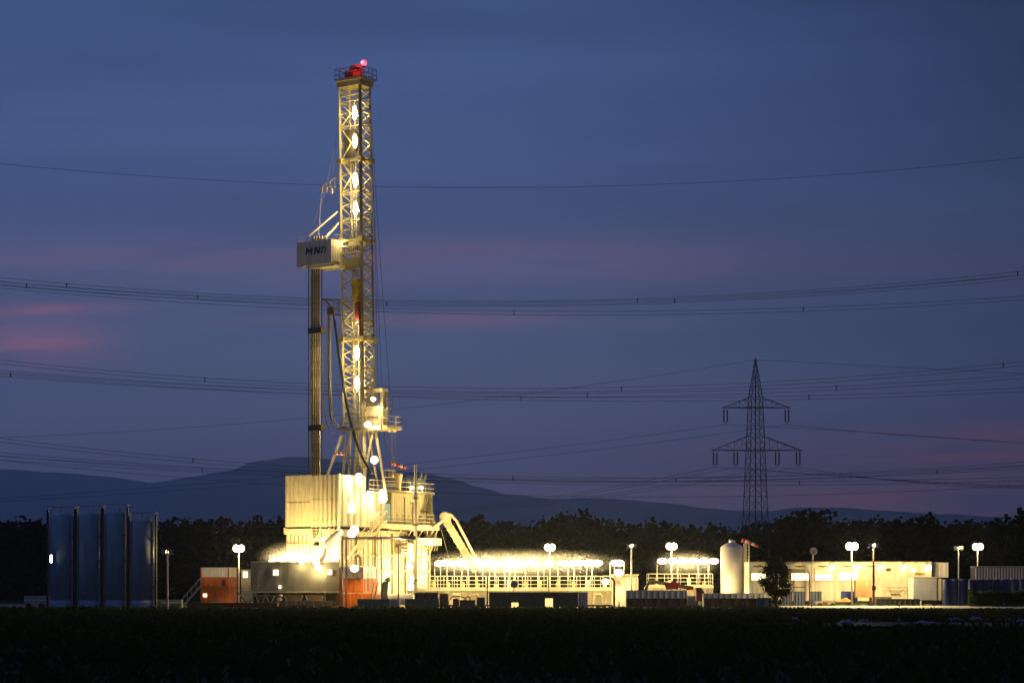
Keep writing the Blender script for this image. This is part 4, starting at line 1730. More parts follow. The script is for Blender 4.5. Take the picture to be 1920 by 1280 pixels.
for (xa, xb, ya, yb) in ((512, 523, 1067, 1078.5), (614, 623, 1067, 1077), (522.5, 528, 1096, 1103)):
    m = MB()
    m.box(px(xa, Yt), px(xb, Yt), Yt - .16, Yt - .1, pz(yb, Yt), pz(ya, Yt))
    w_ = m.build('window', GLASSW, t)
    m = MB()
    xa_, xb_, za_, zb_ = px(xa, Yt), px(xb, Yt), pz(yb, Yt), pz(ya, Yt)
    for (p_, q_) in (((xa_, za_), (xb_, za_)), ((xb_, za_), (xb_, zb_)), ((xb_, zb_), (xa_, zb_)), ((xa_, zb_), (xa_, za_))):
        m.bar((p_[0], Yt - .17, p_[1]), (q_[0], Yt - .17, q_[1]), .04)
    m.build('frame', TAN, w_)
for k in range(8):
    m = MB()
    x = x0 + .3 + (x1 - x0 - .6) * k / 7
    m.box(x - .07, x + .07, Yt + .05, Yt + .2, 0, zt0 - .14)
    m.box(x - .07, x + .07, Yt + 3.3, Yt + 3.45, 0, zt0 - .14)
    m.build('leg', OLIVE, t)
m = MB()
m.box(x0 + 2.2, x1 - .2, Yt + 2.9, Yt + 3.1, .2, zt0 - .2)
m.build('rear_panel', OLIVE, t)
flood(t, (px(598, Yt - .8), Yt - .9, pz(1064, Yt)), 260, .3, .3, 'floodlight', off=(0, .0, -.45))
flood(t, (px(593, Yt - .8), Yt - .5, pz(1055, Yt)), 260, .3, .24, 'floodlight', off=(0, -.3, .2))
for xx in (510, 530, 548, 566, 584):
    flood(t, (px(xx, Yt + 1), Yt + 1.2, pz(1050, Yt + 1)), 1500, .3, .42, 'work_light', off=(0, .5, .1))
flood(t, (px(566, Yt), Yt - .3, pz(1053, Yt)), 150, .25, .2, 'work_light')
# skips and barriers beneath
skips = [(481, 499, 'brown open skip below the tent, leftmost one', BROWN), (500, 515, 'brown open skip below the tent next to the pale sacks', BROWN),
         (534, 568, 'tan open skip with a light rim in the middle below the tent', TAN), (574, 606, 'tan open skip with a light rim, rightmost below the tent', TAN)]
for xa, xb, lab, mm in skips:
    xa_, xb_ = px(xa, 239), px(xb, 239)
    t = thing('open_skip', lab, 'skip', ((xa_ + xb_) / 2, 238.6, 0), 'skips below the tent')
    m = MB()
    xm = .35
    za, zb_ = .45, 1.35
    vs = [(xa_ + xm, 238.6, za), (xb_ - xm, 238.6, za), (xb_, 238.3, zb_), (xa_, 238.3, zb_), (xa_ + xm, 239.6, za), (xb_ - xm, 239.6, za), (xb_, 239.9, zb_), (xa_, 239.9, zb_)]
    m.add(vs, [(0, 1, 2, 3), (5, 4, 7, 6), (4, 0, 3, 7), (1, 5, 6, 2), (4, 5, 1, 0)])
    m.box(xa_ + .5, xa_ + .7, 238.7, 239.5, 0, .45)
    m.box(xb_ - .7, xb_ - .5, 238.7, 239.5, 0, .45)
    m.build('bin', mm, t)
    m = MB()
    m.bar((xa_, 238.28, zb_), (xb_, 238.28, zb_), .05)
    m.bar((xa_, 238.28, zb_), (xa_ + xm, 238.55, za), .05)
    m.bar((xb_, 238.28, zb_), (xb_ - xm, 238.55, za), .05)
    m.build('rim', PALEG, t)
t = thing('sack_pile', 'heap of pale sacks under the tent lit from above', 'sacks', (px(524, 238.5), 238.6, 0))
for k, (dx, dz, s) in enumerate(((-.35, .3, .45), (.3, .3, .42), (0, .85, .4), (.1, 1.3, .28), (-.55, .15, .3), (.55, .15, .3))):
    m = MB()
    m.lathe((px(524, 238.5) + dx, 238.6 + .1 * (k % 2), dz - s * .6), [(s * .7, 0), (s, s * .3), (s * .95, s * .8), (s * .6, s * 1.15), (s * .2, s * 1.25)], 10)
    m.build('sack', CREAM, t, smooth=True)
bar_px = [(523, 538), (539, 555), (556, 571), (572, 588), (589, 605), (606, 623)]
for k, (a, c_) in enumerate(bar_px):
    t = thing('site_barrier', 'tan boarded barrier segment in the low row before the tent', 'barrier', (px(a, 235), 235, 0), 'boarded barrier before the tent')
    m = MB()
    m.box(px(a, 235) + .04, px(c_, 235) - .04, 235, 235.06, .1, .72)
    m.build('board', TAN, t)
    m = MB()
    for xx in (px(a, 235), px(c_, 235) - .06):
        m.box(xx, xx + .06, 234.95, 235.1, 0, .85)
    m.box(px(a, 235), px(c_, 235), 234.94, 234.99, .73, .8)
    m.build('frame', PALEG, t)
t = thing('steel_beam', 'long dark steel beam lying on the ground left of the boarded barrier', 'beam', (px(440, 234), 234, 0))
m = MB()
xa, xb = px(350, 234), px(519, 234)
m.box(xa, xb, 234, 234.3, .5, .56)
m.box(xa, xb, 234.12, 234.18, .1, .5)
m.box(xa, xb, 234, 234.3, .05, .1)
m.build('beam', REDP, t)
m = MB()
m.bar((xb + .2, 234.1, .05), (xb + .75, 234.1, .95), .09)
m.build('end_prop', STEELD, t)
t = thing('guard_pipe', 'long thin grey pipe rail running from the silos to the container stack', 'pipe rail', (px(330, 238), 238, 0))
m = MB()
xa, xb = px(294, 238), px(376, 238)
m.bar((xa, 238, .33), (xb, 238, .5), .05, 6)
m.build('pipe', GALV, t)
m = MB()
for q in range(6):
    m.bar((xa + (xb - xa) * q / 5, 238, 0), (xa + (xb - xa) * q / 5, 238, .36), .04)
m.build('post', GALV, t)

# orange stack before the rig
c3, T3 = container('bright orange container at the bottom of the stack under the rig, behind the pipe frame', 636, 238.5, 0, 3.9, 3.6, 1.62, -22, ORANGE, pitch=.42)
c4, T4 = container('white and orange container on top of the stack under the rig', 636, 238.5, 1.65, 2.95, 3.6, 2.9, -22, ORANGE, TANKW, .56, pitch=.9)
m = MB(T4)
m.box(1.55, 2.3, -.03, 0.0, 1.65, 2.25)
m.build('shutter', CREAM, c4)
flood(c4, Vector(T4((2.6, -1.4, 2.7))), 800, .4, .25, 'floodlight')
t = thing('loading_stair', 'orange and white steel stair beside the orange container stack', 'stair', (px(702, 236.5), 236.5, 0))
m = MB()
for k in (0, 1):
    m.bar((px(692 + 7 * k, 236.5), 236.5, .3), (px(702 + 7 * k, 236.5), 236.5 + .2, 2.9), .07)
m.build('stringer', ORANGE, t)
m = MB()
for q in range(6):
    m.box(px(702, 236.5), px(714, 236.5), 236.6, 237.4, .4 + q * .26, .45 + q * .26)
for xx in (702, 714):
    m.bar((px(xx, 236.5), 236.5, 0), (px(xx - 1, 236.5), 236.5, 2.0), .04)
m.build('tread', CREAM2, t)
# hose hump
t = thing('hose_bundle', 'olive hose bundle hanging from a post beside the loading stair', 'hoses', (px(720, 237.6), 237.6, 0))
for k in range(5):
    m = MB()
    o_ = k * .12
    m.path([(px(718, 237.6) + o_, 237.6 + o_, .2), (px(717, 237.6) + o_, 237.6 + o_, 1.6), (px(718, 237.6) + o_, 237.6 + o_, 2.7), (px(723, 237.6) + o_, 237.6 + o_, 3.25 + .06 * k), (px(727, 237.6) + o_ * .5, 237.6 + o_, 2.9)], .09, 6)
    m.build('hose', OLIVE if k % 2 else RUBBER, t)

# low things at the front edge
def low_box(name, label, cat, xa, xb, Y, h, m_, d=1.6, z0=.0, ribs=.5, lid=None, group=None):
    x0, x1 = px(xa, Y), px(xb, Y)
    t = thing(name, label, cat, ((x0 + x1) / 2, Y, z0), group)
    m = MB()
    m.box(x0 + .03, x1 - .03, Y + .03, Y + d, z0 + .06, z0 + h - .08)
    if ribs:
        m.ribs(x0 + .1, x1 - .1, Y + .03, z0 + .1, z0 + h - .12, ribs, .05, .35)
    m.build('body', m_, t)
    m = MB()
    m.box(x0, x1, Y, Y + .1, z0 + h - .08, z0 + h)
    m.box(x0, x1, Y + .1, Y + d + .03, z0 + h - .06, z0 + h - .01)
    m.box(x0, x0 + .09, Y, Y + .09, z0, z0 + h - .08)
    m.box(x1 - .09, x1, Y, Y + .09, z0, z0 + h - .08)
    m.build('rim', lid or m_, t)
    return t


low_box('green_container', 'low green container with a pale patch in front of the orange stack', 'container', 670, 732, 232, 1.0, GREEN, lid=PALEG, ribs=0)
low_box('white_cabinet', 'small white cabinet with a dark top mark right of the green container', 'cabinet', 733, 749, 233, 1.0, CREAM2, ribs=0)
t = thing('trestle', 'small white steel trestle between the white cabinet and the green grey container', 'trestle', (px(755, 233), 233, 0))
m = MB()
for k in range(4):
    xx = px(750 + k * 3, 233)
    m.bar((xx, 233, 0), (xx + .1, 233, .95), .03)
    m.bar((xx, 233, .9), (px(753 + k * 3, 233), 233, .1), .025)
m.bar((px(749, 233), 233, .95), (px(761, 233), 233, .95), .04)
m.build('frame', CREAM2, t)
low_box('green_grey_container', 'green grey low container below the dark brown one', 'container', 760, 823, 232.5, 1.0, mat('green_grey', (.12, .17, .14), .55, var=.3), ribs=.8)
low_box('brown_container', 'dark brown container half hidden behind the green grey low one', 'container', 777, 822, 235.2, 1.72, mat('dark_brown', (.07, .045, .03), .6, var=.3), ribs=.5, lid=CREAM)
low_box('tan_cabinet', 'upright tan slatted cabinet right of the dark brown container', 'cabinet', 824, 841, 234, 1.6, TAN, ribs=.22, lid=CREAM2)
low_box('mud_skip', 'low grey open box between the red cabinet and the dark booth', 'box', 862, 891, 232.5, .88, mat('grey_brown', (.13, .10, .085), .6, var=.3), ribs=.9, lid=STEELD)
low_box('dark_booth', 'small dark booth with a white roof strip', 'booth', 893.5, 909.5, 233, 1.18, mat('booth_dark', (.05, .045, .035), .6), ribs=0, lid=CREAM2)
# horizontal white tank
t = thing('white_tank', 'horizontal white tank lying behind the thin rusty lamp post', 'tank', (px(750, 238), 238, 0))
m = MB()
zc_ = .9
m.path([(px(724, 238), 239, zc_), (px(726, 238), 239, zc_), (px(729, 238), 239, zc_), (px(771, 238), 239, zc_), (px(774, 238), 239, zc_), (px(776, 238), 239, zc_)], [.25, .5, .62, .62, .5, .25], 22)
m.build('shell', TANKW, t, smooth=True)
m = MB()
for xx in (734, 765):
    m.box(px(xx, 238) - .12, px(xx, 238) + .12, 238.6, 239.4, 0, .4)
m.build('saddle', STEEL, t)
# red gas cabinet with pipes
t = thing('red_cabinet', 'small red cabinet with a dark lid and a looping yellow pipe behind it', 'cabinet', (px(855, 234.5), 234.5, 0))
m = MB()
m.box(px(849, 234.5), px(861, 234.5), 234.5, 235.2, .05, .95)
m.build('body', RED, t)
m = MB()
m.box(px(852, 234.5), px(858, 234.5), 234.45, 235.1, .951, 1.05)
m.build('lid', STEELD, t)
t = thing('pipe_arch', 'thin cream pipe arching over the red cabinet in front of the mud tanks', 'pipe', (px(857, 236.5), 236.5, 0))
m = MB()
m.path([pt(841, 1132, 236.5), pt(844, 1122, 236.5), pt(849, 1118, 236.5), pt(858, 1117.5, 236.5), pt(867, 1118, 236.5), pt(873, 1122, 236.5), pt(875, 1132, 236.5)], .06, 6)
m.build('pipe', STEEL, t)
m = MB()
m.path([pt(872, 1132, 237), pt(873, 1120, 237), pt(877, 1117, 237), pt(881, 1120, 237), pt(882, 1132, 237)], .1, 8)
m.build('valve', STEEL, t)

# long dark office container
Yb = 233.0
x0, x1 = px(917, Yb), px(1084, Yb)
zb = pz(1110, Yb)
t = thing('dark_office', 'long dark low container office with a yellow window and lit doorway', 'site office', ((x0 + x1) / 2, Yb, 0))
m = MB()
m.box(x0, x1, Yb + .05, Yb + 2.4, .1, zb - .05)
for xx in (927, 936, 996, 1008, 1062, 1070):
    m.box(px(xx, Yb), px(xx + .8, Yb), Yb, Yb + .05, .6, 1.3)
m.build('wall', DARKB, t)
m = MB()
m.box(x0 - .06, x1 + .02, Yb - .03, Yb + 2.5, zb - .048, zb + .03)
m.build('roof', STEELD, t)
m = MB()
m.box(px(959, Yb), px(972, Yb), Yb - .03, Yb + .049, pz(1139, Yb) + .05, pz(1129, Yb))
w_ = m.build('window', GLASSY, t)
m = MB()
for xx in (958, 965.2, 972.3):
    m.box(px(xx, Yb), px(xx + .7, Yb), Yb - .06, Yb - .032, .12, pz(1128.4, Yb))
m.build('mullion', OLIVE, w_)
m = MB()
m.box(px(957.5, Yb), px(973, Yb), Yb - .05, Yb + .049, pz(1128, Yb), pz(1120, Yb))
m.build('shutter_box', mat('shutter_grey', (.11, .11, .12), .5), t)
m = MB()
m.box(px(1022, Yb), px(1036.5, Yb), Yb - .02, Yb + .049, .1, pz(1121, Yb))
d_ = m.build('door', GLASSY, t)
m = MB()
for xx in (1021, 1036.5):
    m.box(px(xx, Yb), px(xx + 1.2, Yb), Yb - .05, Yb + .049, .1, pz(1120, Yb))
m.box(px(1022.2, Yb), px(1036.5, Yb), Yb - .05, Yb + .049, pz(1121, Yb) + .002, pz(1120, Yb))
m.build('frame', TAN, d_)
low_box('white_container', 'short grey white ribbed container joined to the right end of the dark office', 'container', 1085, 1102, Yb, zb + .02, GREYL, ribs=.3, d=2.4)


def dish(label, xp, yp, Y, r, z0, parent_mat=DISH):
    x, z = px(xp, Y), pz(yp, Y)
    t = thing('satellite_dish', label, 'satellite dish', (x, Y, z0))
    m = MB()
    vs, fs = [], []
    n, R_ = 24, 5
    ax = Vector((.12, -1, .18)).normalized()
    s = ax.cross(Vector((0, 0, 1))).normalized()
    u = s.cross(ax)
    C0 = Vector((x, Y, z))
    for sd in (0, .04):
        for i in range(R_ + 1):
            rr = r * i / R_
            for k in range(n):
                a = 2 * math.pi * k / n
                vs.append(C0 + s * rr * math.cos(a) + u * rr * math.sin(a) + ax * (rr * rr / r * .35 - sd))
    for sd in range(2):
        o_ = sd * (R_ + 1) * n
        for i in range(R_):
            for k in range(n):
                k2 = (k + 1) % n
                q = (o_ + i * n + k, o_ + i * n + k2, o_ + (i + 1) * n + k2, o_ + (i + 1) * n + k)
                fs.append(q if sd == 0 else q[::-1])
    o_ = (R_ + 1) * n
    for k in range(n):
        k2 = (k + 1) % n
        fs.append((R_ * n + k, R_ * n + k2, o_ + R_ * n + k2, o_ + R_ * n + k))
    m.add(vs, fs)
    m.build('reflector', parent_mat, t, smooth=True)
    m = MB()
    m.bar(C0 - u * r * .9 + ax * .3, C0 + ax * (r * .9) - u * r * .25, .03)
    m.lathe(C0 + ax * (r * .9) - u * r * .25 - Vector((0, 0, .08)), [(.07, 0), (.07, .16)], 8)
    m.build('feed_arm', STEELD, t)
    m = MB()
    m.bar((x, Y + .15, z0), (x, Y + .15, z - r * .1), .05, 6)
    m.build('mount', GALV, t)
    return t


dish('grey satellite dish on the roof of the long dark office', 963.5, 1095, Yb + .9, .43, zb + .03)
dish('cream satellite dish on a mast above the office cabins', 1525, 1033, 236.5, .43, pz(1054, 237), CREAM2)

# two pale containers with telehandler between
low_box('pale_container', 'long pale container with dark lower band left of the red telehandler', 'container', 1174, 1288, 235, pz(1106, 235), GREYL, d=2.4, ribs=.6)
low_box('pale_container', 'long pale container right of the red telehandler, below the white silo', 'container', 1320, 1433, 235, pz(1111.5, 235), GREYL, d=2.4, ribs=.6)
for xa, xb in ((1174, 1288), (1320, 1433)):  # added boards, dark colour stands for shade and red on the containers' foot
    low_box('shade_board', 'dark red-brown board standing for the shaded foot of the pale container %s of the red telehandler' % ('left' if xa < 1200 else 'right'), 'shade board',
            xa, xb, 233.2, pz(1121, 233.2), mat('shade_red_brown', (.06, .025, .02), .7), d=.12, ribs=1.2)
low_box('navy_box', 'navy open box at the right end of the pale container near the dark tree', 'box', 1420, 1447, 231.5, pz(1120, 231.5), BLUE, d=1.3, ribs=.8)

Yh = 241.0
t = thing('telehandler', 'red telehandler with long olive boom behind the pale containers', 'telehandler', (px(1290, Yh), Yh, 0))
m = MB()
m.path([pt(1300, 1102, Yh), pt(1262, 1096, Yh), pt(1222, 1089, Yh)], [.3, .3, .22], 4)
m.path([pt(1222, 1089, Yh), pt(1216, 1092, Yh), pt(1213, 1099, Yh)], [.24, .24, .16], 6)
m.build('boom', OLIVE, t)
m = MB()
m.path([pt(1215, 1093, Yh - .3), pt(1212, 1103, Yh - .3)], .16, 8)
m.path([Vector(pt(1211, 1103, Yh)) + Vector((0, -.5, 0)), Vector(pt(1211, 1103, Yh)) + Vector((0, .5, 0))], .2, 10)
m.build('fork_carriage', STEELD, t)
m = MB()
m.path([pt(1272, 1098, Yh - .3), pt(1262, 1096, Yh - .3), pt(1248, 1101, Yh - .3)], [.42, .46, .25], 6)
m.build('boom_cover', RED, t)
m = MB()
m.path([pt(1287, 1103, Yh - .4), pt(1299, 1102, Yh - .4)], .24, 4)
m.build('counterweight', RED, t)
m = MB()
a = px(1304, Yh)
m.add([(a, Yh - .7, .7), (a + .95, Yh - .7, .7), (a + .95, Yh - .7, 1.7), (a + .6, Yh - .7, 2.25), (a + .05, Yh - .7, 2.25),
       (a, Yh + .7, .7), (a + .95, Yh + .7, .7), (a + .95, Yh + .7, 1.7), (a + .6, Yh + .7, 2.25), (a + .05, Yh + .7, 2.25)],
      [(0, 1, 2, 3, 4), (9, 8, 7, 6, 5), (0, 5, 6, 1), (1, 6, 7, 2), (2, 7, 8, 3), (3, 8, 9, 4), (4, 9, 5, 0)])
m.build('cab', RED, t)
m = MB()
m.add([(a + .1, Yh - .73, 1.35), (a + .8, Yh - .73, 1.35), (a + .78, Yh - .73, 1.68), (a + .55, Yh - .73, 2.1), (a + .12, Yh - .73, 2.1)], [(0, 1, 2, 3, 4)])
m.build('cab_window', STEELD, t)
m = MB()
m.box(px(1262, Yh), px(1318, Yh), Yh - .5, Yh + .6, .5, .8)
m.build('chassis', STEELD, t)
for xx in (1270, 1311):
    for yy_ in (Yh - .95, Yh + .65):
        m = MB()
        m.path([(px(xx, Yh), yy_, .5), (px(xx, Yh), yy_ + .32, .5)], .5, 18)
        w_ = m.build('wheel', RUBBER, t)
        m = MB()
        m.path([(px(xx, Yh), yy_ - .01, .5), (px(xx, Yh), yy_ + .05, .5)], .24, 12)
        m.build('rim', CREAM, w_)
low_box('yellow_crate', 'pale yellow crate between the two pale containers', 'crate', 1289, 1304, 236, pz(1116, 236), CREAM2, d=1, ribs=.3)

# white silo with ladder tower
Yw = 248.0
x0, x1 = px(1351, Yw), px(1393, Yw)
r = (x1 - x0) / 2
cxw = (x0 + x1) / 2
t = thing('white_silo', 'large white upright silo with domed top and manhole, right of the short tank', 'silo', (cxw, Yw, 0))
m = MB()
zt_ = pz(1026, Yw)
m.lathe((cxw, Yw, 0), [(r, .5), (r, zt_), (r * .93, zt_ + .12), (r * .6, zt_ + .42), (r * .3, zt_ + .55), (.1, zt_ + .58)], 40)
m.build('shell', TANKW, t, smooth=True)
m = MB()
m.lathe((cxw + .05, Yw, zt_ + .42), [(.36, 0), (.36, .34), (.28, .42), (.1, .46)], 16)
m.box(cxw - .3, cxw + .1, Yw - .2, Yw + .2, zt_ + .8, zt_ + .93)
m.build('manhole', TANKW, t, smooth=False)
m = MB()
for a in (-.8, .8):
    m.box(cxw + a * r - .1, cxw + a * r + .1, Yw - .5, Yw - .3, 0, .6)
    m.box(cxw + a * r - .1, cxw + a * r + .1, Yw + .3, Yw + .5, 0, .6)
m.build('support', GALV, t)
m = MB()
xl = px(1394, Yw)
m.ladder((xl, Yw - .8, 0), (xl, Yw - .8, pz(1019, Yw)), (.58, 0, 0), .35, .06)
m.ladder((xl, Yw - .2, 0), (xl, Yw - .2, pz(1019, Yw)), (.58, 0, 0), .7, .05)
m.box(xl + .12, xl + .32, Yw - .6, Yw - .4, 0, pz(1020, Yw))
m.build('ladder_tower', CREAM2, t)
flood(t, (px(1341, 246), 245.6, 1.0), 420, .25, .2, 'added_silo_light', off=(.3, -.1, .5))  # added lamp, hidden by the containers, brightens the silo's lower left
flood(t, (px(1352, 243), 243.5, 1.0), 420, .25, .2, 'added_silo_light', off=(.2, .2, .5))  # second added lamp brightening the silo, unseen behind the containers

# ================================================================== OFFICE CABINS AT THE RIGHT
Yo = 237.0
edges = [1404, 1440, 1478, 1522, 1566, 1613, 1656, 1702, 1747]
zb_, zt_ = pz(1126, Yo), pz(1054, Yo)
labs = ['cream office cabin directly right of the white silo, partly behind the dark tree', 'cream office cabin hidden behind the dark tree crown',
        'cream office cabin behind the red frame with a dark signboard', 'cream office cabin with a half lowered blind and bright window, under the satellite dish',
        'cream office cabin with a bright white window left of the orange cabinet', 'cream office cabin with a closed shutter behind the orange cabinet',
        'cream office cabin with a small dark vent window and pipe loop below', 'cream office cabin with a small bright square window beside the roller shutter']
for i, (a, c_) in enumerate(zip(edges[:-1], edges[1:])):
    x0, x1 = px(a, Yo) + .02, px(c_, Yo) - .02
    t = thing('office_cabin', labs[i], 'cabin', ((x0 + x1) / 2, Yo, 0), 'row of cream office cabins')
    m = MB()
    m.box(x0 + .05, x1 - .05, Yo + .05, Yo + 5, zb_, zt_ - .05)
    m.ribs(x0 + .2, x1 - .2, Yo + .05, zb_ + .15, zb_ + (zt_ - zb_) * .42, .5, .02, .4)
    m.build('wall', CREAM2, t)
    m = MB()
    for xx in (x0, x1 - .13):
        m.box(xx, xx + .13, Yo - .02, Yo + .12, zb_, zt_)
    m.box(x0 + .13, x1 - .13, Yo, Yo + .12, zt_ - .75, zt_ - .05)
    m.box(x0 + .13, x1 - .13, Yo, Yo + .12, zb_, zb_ + .15)
    m.build('frame', CREAM2, t)
    m = MB()
    m.box(x0 - .01, x1 + .01, Yo - .06, Yo + 5.1, zt_ + .002, zt_ + .09)
    m.build('roof', CREAM, t)
    m = MB()
    m.box(x0 + .2, x0 + .7, Yo + .3, Yo + .8, 0, zb_)
    m.build('foot', STEELD, t)
    m = MB()
    m.box(x1 - .7, x1 - .2, Yo + .3, Yo + .8, 0, zb_)
    m.build('foot', STEELD, t)
    w0, w1 = x0 + (x1 - x0) * .14, x0 + (x1 - x0) * .9
    if i < 5:
        g = MB()
        g.box(w0, w1, Yo + .0, Yo + .049, pz(1087, Yo), pz(1067, Yo))
        w_ = g.build('window', GLASSW if i in (0, 2, 3, 4) else GLASSY, t)
        g = MB()
        for xx in (w0 - .06, (w0 + w1) / 2, w1):
            g.box(xx, xx + .06, Yo - .03, Yo - .002, pz(1087, Yo), pz(1067, Yo))
        g.box(w0 - .06, w1 + .06, Yo - .03, Yo - .002, pz(1087, Yo) - .08, pz(1087, Yo))
        g.box(w0 - .06, w1 + .06, Yo - .03, Yo - .002, pz(1067, Yo), pz(1066, Yo))
        g.build('frame', CREAM, w_)
        g = MB()
        hb = {0: 1074, 1: 1072, 2: 1074, 3: 1077, 4: 1071}[i]
        for q in range(5):
            za = pz(1067, Yo) - q * (pz(1067, Yo) - pz(hb, Yo)) / 5
            g.box(w0, w1, Yo - .025 - .004 * q, Yo - .004, za - .1, za)
        g.build('blind', CREAM2, w_)
    elif i == 5:
        g = MB()
        for q in range(11):
            za = pz(1088, Yo) + q * .12
            g.box(w0, w1, Yo - .01, Yo + .049, za, za + .1)
        g.build('shutter', CREAM2, t)
    else:
        g = MB()
        xa, xb = (1661.5, 1670) if i == 6 else (1707, 1717)
        g.box(px(xa, Yo), px(xb, Yo), Yo - .02, Yo + .049, pz(1070, Yo), pz(1064.5, Yo))
        w_ = g.build('window', DARKB if i == 6 else GLASSW, t)
        xa, xb = (1689, 1697) if i == 6 else (1733, 1742)
        g = MB()
        g.box(px(xa, Yo), px(xb, Yo), Yo - .02, Yo + .049, pz(1070, Yo), pz(1064.5, Yo))
        g.build('window', GLASSY, t)
        if i == 6:
            g = MB()
            g.path([(x0 + .1, Yo - .5, .5), (x0 + .1, Yo - .5, pz(1101, Yo)), (x1 - .1, Yo - .5, pz(1101, Yo)), (x1 - .1, Yo - .5, .5)], .05, 6)
            g.path([(x0 + .5, Yo - .5, pz(1103, Yo)), (x0 + .8, Yo - .5, pz(1109, Yo)), (x1 - 1, Yo - .5, pz(1110, Yo)), (x1 - .5, Yo - .5, pz(1104, Yo))], .04, 6)
            g.build('pipe_loop', STEEL, t)
    ztx = pz(1062.3, Yo) if i < 6 else (pz(1114.5, Yo) if i == 6 else pz(1076, Yo))
    if i != 1:
        xm_ = (x0 + x1) / 2
        text('sequra', (lambda p, xm_=xm_, ztx=ztx, o_=(.0 if i < 6 else .02): Vector((xm_ + p[0] * 1.15, Yo - .03 + o_ * 0 + p[1], ztx + p[2]))), .34, LETTER, t, 'letters', 0, .012, .015)
    # a small wall lamp under the roof
    if i in (3, 4, 5, 6, 7):
        m = MB(FR(x1 - .35, Yo - .25, zt_ - .3))
        m.box(-.14, .14, -.1, .16, -.08, .1)
        o_ = m.build('wall_lamp', CREAM2, t)
        point(o_, (x1 - .35, Yo - .55, zt_ - .42), 90, r=.05)
# bright white unit and roller shutter container at the end
t = thing('white_unit', 'glaring white unit at the far right end of the cabin row, above the roller shutter', 'container', (px(1762, 238), 238, 1.6))
m = MB()
m.box(px(1748, 238), px(1778, 238), 238, 240.3, pz(1082, 238), pz(1055, 238))
m.ribs(px(1749, 238), px(1777, 238), 238, pz(1081, 238), pz(1056, 238), .5, .03)
m.build('wall', TANKW, t)
m = MB()
m.box(px(1747.6, 238), px(1778.4, 238), 237.95, 240.35, pz(1055, 238) + .002, pz(1054, 238))
m.build('roof', TANKW, t)
t = thing('roller_container', 'white container with a closed roller shutter below the glaring white unit', 'container', (px(1738, 233), 233, 0))
m = MB()
xa, xb, xc = px(1712, 233), px(1757, 233), px(1765.5, 233)
zl, zh = pz(1125, 233), pz(1082, 233)
m.box(xa, xb, 233.06, 236, zl, zh)
m.build('wall', TANKW, t)
m = MB()
for q in range(16):
    za = zl + .05 + q * (zh - zl - .1) / 16
    m.box(xa + .05, xb - .05, 233.0, 233.059, za, za + (zh - zl - .1) / 16 - .02)
m.build('roller_shutter', GREYL, t)
m = MB()
m.box(xb + .002, xc, 233.1, 236, zl, zh)
m.box(xa - .05, xc + .05, 232.95, 236.1, zh + .002, zh + .08)
m.build('side_wall', CREAM, t)
m = MB()
m.box(xa + .2, xc - .2, 233.3, 235.5, 0, zl)
m.build('plinth', STEELD, t)

# things in front of the cabins
t = thing('steel_portal', 'red steel frame with a dark signboard standing before the cabins', 'frame', (px(1493, 232), 232, 0))
m = MB()
for xx in (1481, 1488.5, 1509.5):
    m.bar((px(xx, 232), 232, 0), (px(xx, 232), 232, pz(1072, 232)), .06)
m.bar((px(1472, 232), 232, pz(1100.5, 232)), (px(1509.5, 232), 232, pz(1100.5, 232)), .06)
m.build('frame', REDP, t)
m = MB()
m.box(px(1475, 232), px(1510, 232), 231.9, 232.05, pz(1073, 232), pz(1066, 232))
m.build('signboard', OLIVE, t)
m = MB()
m.path([(px(1515, 232), 232, pz(1069, 232)), (px(1517.5, 232), 232, pz(1078, 232)), (px(1518, 232), 232, 0)], .07, 6)
m.build('post', REDP, t)
for k, (xa, xb, lab) in enumerate(((1467, 1486, 'grey blue slatted panel behind the left of the red frame'), (1488, 1509, 'grey blue slatted panel behind the middle of the red frame'),
                                   (1519, 1541, 'grey blue slatted panel right of the red frame'), (1577, 1603, 'blue crate stack left of the orange cabinet'))):
    low_box('slatted_panel' if k < 3 else 'crate_stack', lab, 'panel' if k < 3 else 'crates', xa, xb, 234.4, pz(1108, 234.4), PALLET if k < 3 else mat('blue_crate', (.04, .06, .28), .5, var=.3), d=.5, ribs=.3)
t = thing('railed_platform', 'low platform with white vertical railing before the cabins', 'platform', (px(1559, 233.6), 233.6, 0))
m = MB()
m.rail([(px(1541, 233.6), 233.6, .55), (px(1576, 233.6), 233.6, .55)], 1.15, .22, .03, (1,))
m.build('railing', CREAM2, t)
m = MB()
m.box(px(1541, 233.6), px(1576, 233.6), 233.7, 234.3, .1, .54)
m.build('deck', OLIVE, t)
t = thing('flatbed_trailer', 'small white flatbed trailer with a red tail light before the railed platform', 'trailer', (px(1548, 231.6), 231.6, 0))
m = MB()
xa, xb = px(1529, 231.6), px(1565, 231.6)
m.box(xa, xb, 231.6, 233, .4, .75)
m.rail([(xa + .9, 231.6, .75), (xb, 231.6, .75)], .45, .5, .03, (1,))
m.build('bed', CREAM2, t)
m = MB()
m.box(px(1543, 231.6), px(1551, 231.6), 231.55, 231.59, .45, .6)
m.build('tail_light', RED, t)
for xx in (1537, 1561):
    m = MB()
    m.path([(px(xx, 231.6), 231.55, .28), (px(xx, 231.6), 231.85, .28)], .28, 16)
    m.build('wheel', RUBBER, t)
t = thing('tarp_pile', 'heap under an orange tarpaulin left of the orange cabinet', 'pile', (px(1585, 232), 232, .62))
m = MB()
vs = []
n1, n2 = 14, 5
for j in range(n2):
    for i in range(n1):
        f = i / (n1 - 1)
        hgt = (.32 * math.sin(f * math.pi) + .12 * math.sin(f * 9 + j) + .1) * (math.sin(j / (n2 - 1) * math.pi) * .8 + .2)
        vs.append((px(1567 + 33 * f, 232), 232 + .25 * j, .62 + max(0, hgt)))
